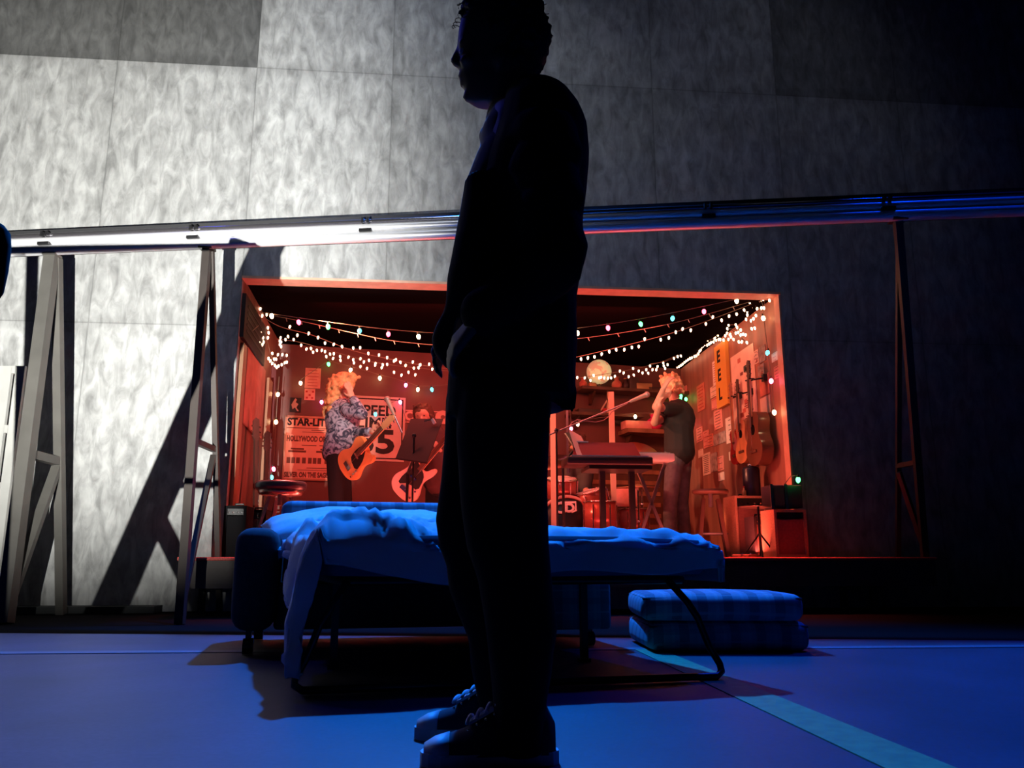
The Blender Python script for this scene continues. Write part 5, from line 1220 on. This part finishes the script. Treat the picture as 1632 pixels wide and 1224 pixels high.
rd = MB(); A_ = [V((-.38, .0, .085)), V((.24, .0, .085)), V((.20, .12, .23)), V((-.36, .12, .23))]; rd.hull([q_ for q_ in A_] + [q_ + V((0, .012, .004)) for q_ in A_]); rd.build('score_rest', mat('burgundy_board', (.20, .012, .02), .5), kb, True)
mb = MB(); mb.bar((-.37, .12, .236), (-.22, .12, .236), .012); mb.build('paper_edge', WHT, kb, True)
p = foot(1041, .55); zk2 = zat(737, p); ws = thing('white_keyboard', 'slim white keyboard in front of the singer', 'keyboard', down(p, zk2), AL + .1)
MB().rbox((-.17, -.12, .004), (.20, .14, .075), .01).build('case', mat('bright_white_case', (.85, .85, .75), .4), ws, True); mb = MB(); [mb.box((-.15 + k * .026, -.11, .0755), (-.15 + k * .026 + .023, -.02, .083)) for k in range(12)]; mb.build('white_keys', MATS['keyboard_ivory'], ws, True)
xs_ = thing('keyboard_stand', 'crossed steel stand carrying the white keyboard', 'stand', p, AL + .1)
for s in (-1, 1): MB().bar((s * .20, .0, 0), (-s * .15, .0, zk2 - ZF - .002), .028).build('crossed_leg', STEEL, xs_, True)
# ---- drum kit
DRM = mat('red_sparkle_shell', (.45, .10, .08), .25, .3); HEADM = mat('drum_head', (.7, .5, .42), .5)
kp = foot(905, .98)
bd = thing('bass_drum', 'bass drum with black front head and white emblem', 'drum', kp, AL); R_ = .275; zc = R_ + .03
Rx = Matrix.Translation((0, 0, zc)) @ Matrix.Rotation(math.pi / 2, 4, 'X')
o = MB(); o.lathe([(R_ - .01, -.30), (R_ - .008, .0)], (0, 0, 0), 40, Rx); o.build('shell', DRM, bd, True)
o = MB(); o.lathe([(R_ - .02, .0), (R_ - .02, .004), (.01, .006)], (0, 0, 0), 40, Rx); o.build('front_head', mat('black_drum_head', (.006, .005, .005), .5), bd, True)
mb = MB(); mb.tube([Rx @ V((R_ * math.cos(a), R_ * math.sin(a), .0)) for a in [k * math.pi / 24 for k in range(48)]], .014, 8, closed=True); mb.build('hoop', mat('pinkish_wood_hoop', (.6, .35, .28), .4), bd, True)
mb = MB(); E = Rx @ Matrix.Translation((0, .165, .008)) @ Matrix.Scale(1.35, 4)
for (cx, r0) in ((-.045, .042), (.012, .032)):
    mb.tube([E @ V((cx + r0 * math.cos(a), r0 * .8 * math.sin(a), 0)) for a in [k * math.pi / 8 for k in range(16)]], .013, 6, closed=True)
mb.tube([E @ V(q_) for q_ in ((-.05, .035, 0), (.06, .04, 0), (.062, -.02, 0), (.03, -.03, 0))], .012, 6); mb.build('emblem', WHT, bd, True)
mb = MB()
for k in range(8): a = k * math.pi / 4 + .3; mb.cyl(Rx @ V(((R_ + .012) * math.cos(a), (R_ + .012) * math.sin(a), .01)), Rx @ V(((R_ + .012) * math.cos(a), (R_ + .012) * math.sin(a), -.12)), .007)
mb.build('lugs', CHROME, bd, True)
for s in (-1, 1): MB().cyl((s * R_ * .8, -.0 + .1, zc * .6), (s * (R_ + .10), -.12 + .1, .005), .008).build('spur', CHROME, bd, True)
def drum(name, label, u, t_, vt, r, h, tilt=(0, 0), hm=HEADM):
    p = foot(u, t_); z = zat(vt, p); t = thing(name, label, 'drum', down(p, z - h)); R2 = Matrix.Translation((0, 0, h / 2)) @ Matrix.Rotation(tilt[0], 4, 'X') @ Matrix.Rotation(tilt[1], 4, 'Y')
    o = MB(); o.lathe([(r, -h / 2), (r, h / 2)], (0, 0, 0), 32, R2); o.build('shell', DRM, t, True); o = MB(); o.lathe([(r - .004, h / 2), (r - .006, h / 2 + .004), (.01, h / 2 + .004)], (0, 0, 0), 32, R2); o.build('head', hm, t, True)
    for zz in (-h / 2, h / 2): mb = MB(); mb.tube([R2 @ V(((r + .004) * math.cos(a), (r + .004) * math.sin(a), zz)) for a in [k * math.pi / 16 for k in range(32)]], .008, 6, closed=True); mb.build('hoop', CHROME, t, True)
    mb = MB()
    for k in range(6): a = k * math.pi / 3; mb.cyl(R2 @ V(((r + .010) * math.cos(a), (r + .010) * math.sin(a), -h * .4)), R2 @ V(((r + .010) * math.cos(a), (r + .010) * math.sin(a), h * .4)), .006, n=8)
    mb.build('lugs', CHROME, t, True)
    return t, p
drum('tom_drum', 'orange-lit mounted tom above the bass drum, left of the drummer', 896, 1.15, 763, .15, .19, (.25, 0))
drum('snare_drum', 'snare drum with chrome hoops right of the bass drum', 946, 1.05, 782, .15, .15, (.15, -.25))
def dstand(u, t_, v, label, name='drum_stand'):
    p = foot(u, t_); z = zat(v, p); t = thing(name, label, 'stand', p); MB().cyl(down(p, ZF + .02), down(p, z), .012).build('pole', CHROME, t)
    for k in range(3):
        a = k * 2.094 + .9; MB().cyl(down(p, ZF + .22), V((p.x + .2 * math.cos(a), p.y + .2 * math.sin(a), ZF + .009)), .010).build('leg', CHROME, t)
    MB().ball(down(p, z * .5 + ZF * .5), .02).build('clamp', CHROME, t); return t, p, z
dstand(952, 1.1, 800, 'chrome tripod under the snare drum'); dstand(899, 1.36, 776, 'chrome post behind the bass drum under the tom')
drum('floor_tom', 'floor tom with pink-lit shell between the timber post and keyboard stand', 958, .9, 800, .15, .30, (0, 0))
drum('floor_tom', 'red floor tom right of the keyboard stand columns', 1012, 1.1, 812, .14, .28, (0, 0))
def cymbal(label, u, t_, v, r, tilt, m, top=None):
    t, p, z = dstand(u, t_, v, label, 'cymbal_stand'); M = Matrix.Rotation(tilt[0], 4, 'X') @ Matrix.Rotation(tilt[1], 4, 'Y')
    MB().lathe([(.006, .020), (.03, .016), (.05, .004), (r, -.012), (r, -.015), (.05, .0), (.006, .012)], down(p, z), 36, M).build('cymbal', m, t); return t
RC_ = mat('red_lit_bronze', (.55, .12, .08), .3, .5)
cymbal('reddish cymbal tilted up left of the white keyboard', 1026, 1.5, 722, .21, (.75, .15), RC_); cymbal('thin flat cymbal low between keyboard stand and singer', 1020, .95, 775, .21, (.04, .0), BRS)
cymbal('dim tilted cymbal behind the leftmost timber post', 884, 2.0, 735, .20, (.5, -.2), mat('dark_bronze', (.15, .07, .05), .35, .7))
tag(MB().rbox(tuple(foot(1003, 1.25) + V((-.13, 0, .50))), tuple(foot(1003, 1.25) + V((.10, .02, .68))), .004).build('pink_board', PINKP), 'pink-lit board hanging behind the keyboard stand columns', 'board')
o = [x for x in D.objects if x.name.startswith('pink_board')][0]
po = foot(1003, 1.27); q_ = thing('board_stand', 'slim post behind the pink-lit board', 'post', po + V((-.015, .02, 0))); MB().bar(down(po, ZF) + V((-.015, .035, 0)), down(po, ZF + .60) + V((-.015, .035, 0)), .02).build('pole', STEEL, q_)

# ================================================================== STRING LIGHTS
def emat(name, c, s): return mat(name, c, .4, emit=s)
BE = {'w': emat('warm_bulb', (1.0, .60, .30), 16), 'r': emat('red_bulb', (1.0, .05, .10), 16), 'g': emat('green_bulb', (.08, 1.0, .18), 7), 'c': emat('cyan_bulb', (.08, .72, .80), 5), 'p': emat('pink_bulb', (1.0, .12, .30), 16), 'm': emat('mini_bulb', (1.0, .58, .34), 9)}
def bulb_mesh(kind, big):
    mb = MB()
    if big: mb.lathe([(.004, -.030), (.013, -.022), (.0185, -.008), (.0185, .004), (.012, .016), (.006, .020)], (0, 0, 0), 14)
    else: mb.lathe([(.002, -.020), (.0085, -.012), (.011, 0), (.0085, .010), (.003, .013)], (0, 0, 0), 10)
    return mb.mesh('bulb', BE[kind])
BM = {(k, b): bulb_mesh(k, b) for k in BE for b in (0, 1)}
SOCK = mat('dark_green_socket', (.01, .03, .015), .5)
sm = MB(); sm.cyl((0, 0, .018), (0, 0, .040), .009, .008, 10); SOCKM = sm.mesh('socket', SOCK)
def string(label, pts, bulbs, wirer=.0035, big=1, cat='string lights', sag=None, grp='string lights in the band room'):
    """pts: wire path (world). bulbs: list of (point, kind)"""
    base = min(pts, key=lambda p: p.z); t = thing('string_lights', label, cat, base.copy(), 0, grp)
    mb = MB(); mb.tube(pts, wirer, 5); mb.build('wire', WIRE, t)
    for p, k in bulbs:
        b = D.objects.new('bulb', BM[(k, big)]); COL.objects.link(b); b.parent = t; b.location = p - base
        b.rotation_euler = (random.uniform(-.3, .3), random.uniform(-.3, .3), 0)
        if big: s = D.objects.new('socket', SOCKM); COL.objects.link(s); s.parent = b
    return t
def path(knots, n=40):      # catmull-rom through knots (u, v, t)
    P_ = [onw(u, v, t) for u, v, t in knots]; P_ = [P_[0] * 2 - P_[1]] + P_ + [P_[-1] * 2 - P_[-2]]; out = []
    m = len(P_) - 3
    for i in range(m):
        for k in range(n // m + 1):
            s = k / (n // m + 1); a, b, c, d = P_[i:i + 4]
            out.append(.5 * ((2 * b) + (c - a) * s + (2 * a - 5 * b + 4 * c - d) * s * s + (3 * b - 3 * c + d - a) * s ** 3))
    out.append(P_[-2]); return out
def bl(lst, t0, t1=None, u0=380, u1=1245, dz=0):
    r = []
    for x in lst:
        u, v, k = x[:3]; f = (u - u0) / (u1 - u0); t = t0 if t1 is None else t0 + (t1 - t0) * f; r.append((onw(u, v, t) + V((0, 0, dz)), k))
    return r
UPB = .03
# big coloured bulbs, upper string along the opening
L1 = [(433, 503, 'w'), (476, 513, 'r'), (523, 520, 'g'), (573, 527, 'c'), (619, 532, 'r'), (667, 536, 'w'), (714, 539, 'g'), (764, 540, 'r'), (815, 539, 'c'), (867, 535, 'p'), (920, 530, 'w'), (969, 522, 'r'), (1021, 516, 'g'), (1072, 507, 'c'), (1122, 496, 'r'), (1174, 479, 'w')]
string('string of big coloured bulbs swagged highest across the opening', path([(416, 497, .45), (433, 500, .44), (523, 513, .40), (619, 525, .38), (720, 532, .35), (816, 533, .33), (920, 523, .30), (1021, 508, .26), (1122, 488, .22), (1210, 468.5, .18)]), bl(L1, .44, .2))
# wire with unlit stubs
p_ = path([(420, 500, .62), (480, 512, .60), (560, 530, .55), (640, 545, .52), (760, 552, .5), (920, 540, .46), (1040, 522, .42), (1130, 500, .36), (1235, 469, .25)], 60)
us = thing('unlit_string_lights', 'thin string of unlit mini bulbs just under the coloured string', 'string lights', min(p_, key=lambda p: p.z).copy()); mb = MB(); mb.tube(p_, .0035, 5); mb.build('wire', WIRE, us)
for i in range(2, len(p_) - 2, 3): MB().cyl(p_[i], p_[i] + V((.012, -.01, -.035)), .005, .003, 6).build('unlit_bulb', mat('clear_unlit_bulb', (.5, .42, .36), .3), us)
# mini bulbs, middle swag
def mini_string(label, knots, dots, t0, t1, u0, u1, grp='warm mini string lights'):
    return string(label, path(knots), bl([(u, v, 'm') for u, v in dots], t0, t1, u0, u1, .0), .003, 0, 'string lights', None, grp)
mini_string('warm mini lights swag right half, from behind the man up to the right corner', [(760, 583, .9), (860, 582, .85), (920, 569, .8), (1000, 550, .7), (1080, 528, .6), (1150, 503, .45), (1235, 470, .3)],
    [(770, 585), (795, 586), (830, 585), (860, 583), (926, 572), (937, 570), (947.5, 568.5), (959, 564), (971, 560), (982, 557), (995, 557), (1007, 553.5), (1018, 552), (1027.5, 540), (1053, 541), (1066, 538), (1077, 529), (1088, 524), (1101, 526), (1125, 516), (1136, 505), (1150, 510), (1162, 503.5), (1174, 500.5), (1186, 494), (1195, 481.5), (1203, 476)], .9, .28, 760, 1235)
mini_string('warm mini lights swag left half, dropping from the left corner to the man', [(408, 497, .5), (445, 520, .7), (500, 535, .9), (560, 558, 1.2), (620, 572, 1.4), (700, 586, 1.6), (780, 592, 1.7)],
    [(462, 520.5), (474, 534), (492, 531), (507, 537.5), (518, 546.5), (532, 548.5), (545, 552), (563, 554.5), (574, 554), (587, 563), (604, 565.5), (617, 569.5), (628, 575), (631, 573), (638, 577), (646.5, 582), (658, 576.5), (669, 581.5), (684, 580), (695, 586)], .55, 1.6, 400, 700)
mini_string('second warm mini swag below it, across the rear wall at left', [(440, 540, 1.1), (480, 546, 1.4), (530, 560, 1.7), (600, 578, 1.8), (700, 590, 1.9), (780, 596, 2.0)],
    [(455, 541), (459, 536), (468, 541), (480, 550), (488.5, 556), (495.5, 555), (499, 561), (505, 558), (513, 558), (518, 560), (526, 564), (532, 563.5), (520, 568), (531, 571), (542, 568), (542.5, 574), (555.5, 569), (563, 573), (564, 578), (574.5, 571.5), (580, 576.5), (588, 574), (598.5, 579), (598, 581.5), (574.5, 584), (585, 587), (610, 581), (617, 580.5), (608.5, 585.5), (628, 593), (640, 597.5), (651, 593), (659.5, 586.5), (667, 586), (662, 597), (670, 581), (689, 588)], 1.3, 1.95, 440, 700)
# corner drapes at left
mini_string('bunch of warm mini lights hanging in the left rear corner', [(414, 498, .5), (418, 515, .9), (425, 540, 1.2), (432, 565, 1.5), (440, 582, 1.7), (450, 578, 1.8), (458, 572, 1.85)],
    [(415, 492), (418, 503), (425, 501), (404, 519), (412, 518), (427, 522), (415, 530), (428, 530), (419, 538), (427, 538), (413, 546), (420, 545), (418, 549), (434, 563), (428, 571), (431, 575), (434, 579), (438, 582), (441, 585), (444, 583), (449, 581), (454, 578), (457, 577), (443, 565), (450, 565), (457, 566), (440, 572), (437, 572)], .6, 1.85, 404, 458)
mini_string('warm lights along the top of the dark box on the left wall', [(376, 531, .12), (396, 531, .35), (412, 519, .5)], [(382, 532), (386, 532), (396, 532)], .15, .4, 380, 400)
mini_string('short vertical tail of mini lights beside the left corner bunch', [(446, 536, 1.3), (446, 545, 1.35), (447, 552, 1.4)], [(447, 538), (446, 543), (448, 545), (446, 549), (448, 552)], 1.3, 1.4, 444, 450)
# right: dense swag along the ceiling line of the right wall
def rwp(u, v, off=.06): return rw(u, v, off)
def rstring(label, dots, off=.07, kn=None, grp='warm mini string lights'):
    pts = [rwp(u, v, off) for u, v in (kn or dots)]
    return string(label, pts, [(rwp(u, v, off) - V((0, 0, .0)), 'm') for u, v in dots], .003, 0, 'string lights', None, grp)
rstring('dense warm mini lights running back along the top of the right wall', [(1088, 585), (1091, 584), (1094, 582), (1097, 580), (1100, 577), (1103, 575), (1106, 573), (1109, 571), (1112, 570), (1116, 568), (1119, 567), (1122, 564), (1124, 560), (1126, 558), (1128, 553), (1130, 551), (1133, 549), (1137, 550), (1140, 548), (1143, 546), (1147, 545), (1151, 542), (1150, 536), (1154, 534), (1158, 541), (1163, 542), (1166, 535), (1169, 531), (1174, 533)])
rstring('warm mini lights in the middle of the bright bunch, right wall', [(1135, 543), (1142, 542), (1153, 540), (1160, 541), (1168, 542), (1176, 541), (1180, 537), (1184, 541), (1188, 531), (1192, 530), (1196, 534), (1200, 533), (1204, 534), (1193, 545), (1198, 545), (1206, 546), (1171, 518), (1176, 518), (1188, 518), (1190, 522), (1196, 526), (1174, 524)], .10)
rstring('warm mini lights climbing the right jamb corner to the lintel', [(1209, 524), (1214, 523), (1208, 511), (1212, 508), (1200, 509), (1202, 502), (1202, 496), (1210, 488), (1213, 484), (1218, 492), (1225, 491), (1229, 491), (1224, 478), (1228, 477), (1229, 472), (1225, 470), (1222, 470), (1238, 479), (1216, 503)], .07)
mini_string('warm mini lights trailing from behind the singer to the rear corner', [(1036, 580, 1.9), (1060, 576, 1.9), (1086, 566, 2.0)], [(1036, 583), (1040, 589), (1046, 589), (1048, 584), (1057, 578), (1058, 583), (1060, 587), (1064, 581), (1074, 571), (1080, 568), (1085, 567)], 1.9, 1.95, 1036, 1086)
for o in D.objects: pass
mini_string('warm mini lights across the globe and rear wall at right', [(840, 606, 2.1), (920, 602, 2.15), (1000, 590, 2.25), (1050, 578, 2.3), (1080, 566, 2.35)],
    [(850, 607), (880, 605), (920, 601.5), (932, 602), (941, 606), (946, 598), (955, 602), (958, 601), (963, 602), (969, 602.5), (974, 602), (980, 599.5), (988, 591), (994, 594), (1002, 600), (1010, 597.5), (1009, 587), (1018, 591), (1024, 594), (1030, 589), (1033, 594.5)], 1.95, 2.0, 850, 1040)
# big bulbs draped over the rear wall
L2 = [(443, 628, 'w'), (440, 672, 'w'), (436, 747, 'p'), (433, 760, 'c')]
string('coloured bulb string hanging down the left rear corner', [onw(445, 600, 1.85)] + [onw(u, v - 5, 1.85) for u, v, k in L2], bl(L2, 1.85))
L3 = [(479, 613, 'w'), (523, 583, 'g'), (558, 592, 'w'), (604, 605, 'w'), (645, 616, 'p'), (664, 623, 'w'), (686, 623, 'c')]
def rear(u, v, off=.1): return hitv(u, v, *REAR) + ns * off
string('coloured bulb string on the rear wall above the road sign', [rear(u, v - 5) for u, v, k in L3] + [rear(720, 615)], [(rear(u, v), k) for u, v, k in L3])
L4 = [(512, 643, 'p'), (597, 662, 'c'), (636, 643, 'p'), (621, 717, 'w')]
string('second coloured string crossing the road sign lower down', [rear(u, v - 5) for u, v, k in L4[:3]] + [rear(650, 690)], [(rear(u, v), k) for u, v, k in L4[:3]])
L5 = [(891, 638, 'g'), (895, 690, 'p'), (905, 683, 'w'), (994, 671, 'w'), (1031, 671, 'p')]
string('coloured string looping along the shelves at right', [rear(u, v - 5, .36) for u, v, k in L5], [(rear(u, v, .36), k) for u, v, k in L5])
L6 = [(1098, 631, 'g'), (1097, 636, 'g'), (1106, 636, 'g'), (1104, 675, 'r')]
string('green and red bulbs on the right wall just behind the singer', [rwp(u, v - 4, .10) for u, v, k in L6], [(rwp(u, v, .10), k) for u, v, k in L6])
L7 = [(1228, 507, 'w'), (1235, 562, 'c'), (1241, 607, 'p'), (1246, 657, 'w')]
string('coloured bulbs going down the right wall beside the jamb', [rwp(1230, 480, .07)] + [rwp(u, v - 5, .07) for u, v, k in L7], [(rwp(u, v, .07), k) for u, v, k in L7])
L8 = [(1018, 728, 'c')]
string('single cyan bulb clipped to the keyboard stand', [onw(1018, 722, .5), onw(1012, 731, .48), onw(1004, 738, .4)], bl(L8, .5))
pg = onw(1272, 764, -.36); string('green bulb on top of the dark amplifier head', [pg + V((-.10, .06, -.04)), pg + V((-.05, .02, .03)), pg + V((0, 0, .03))], [(pg, 'g')])
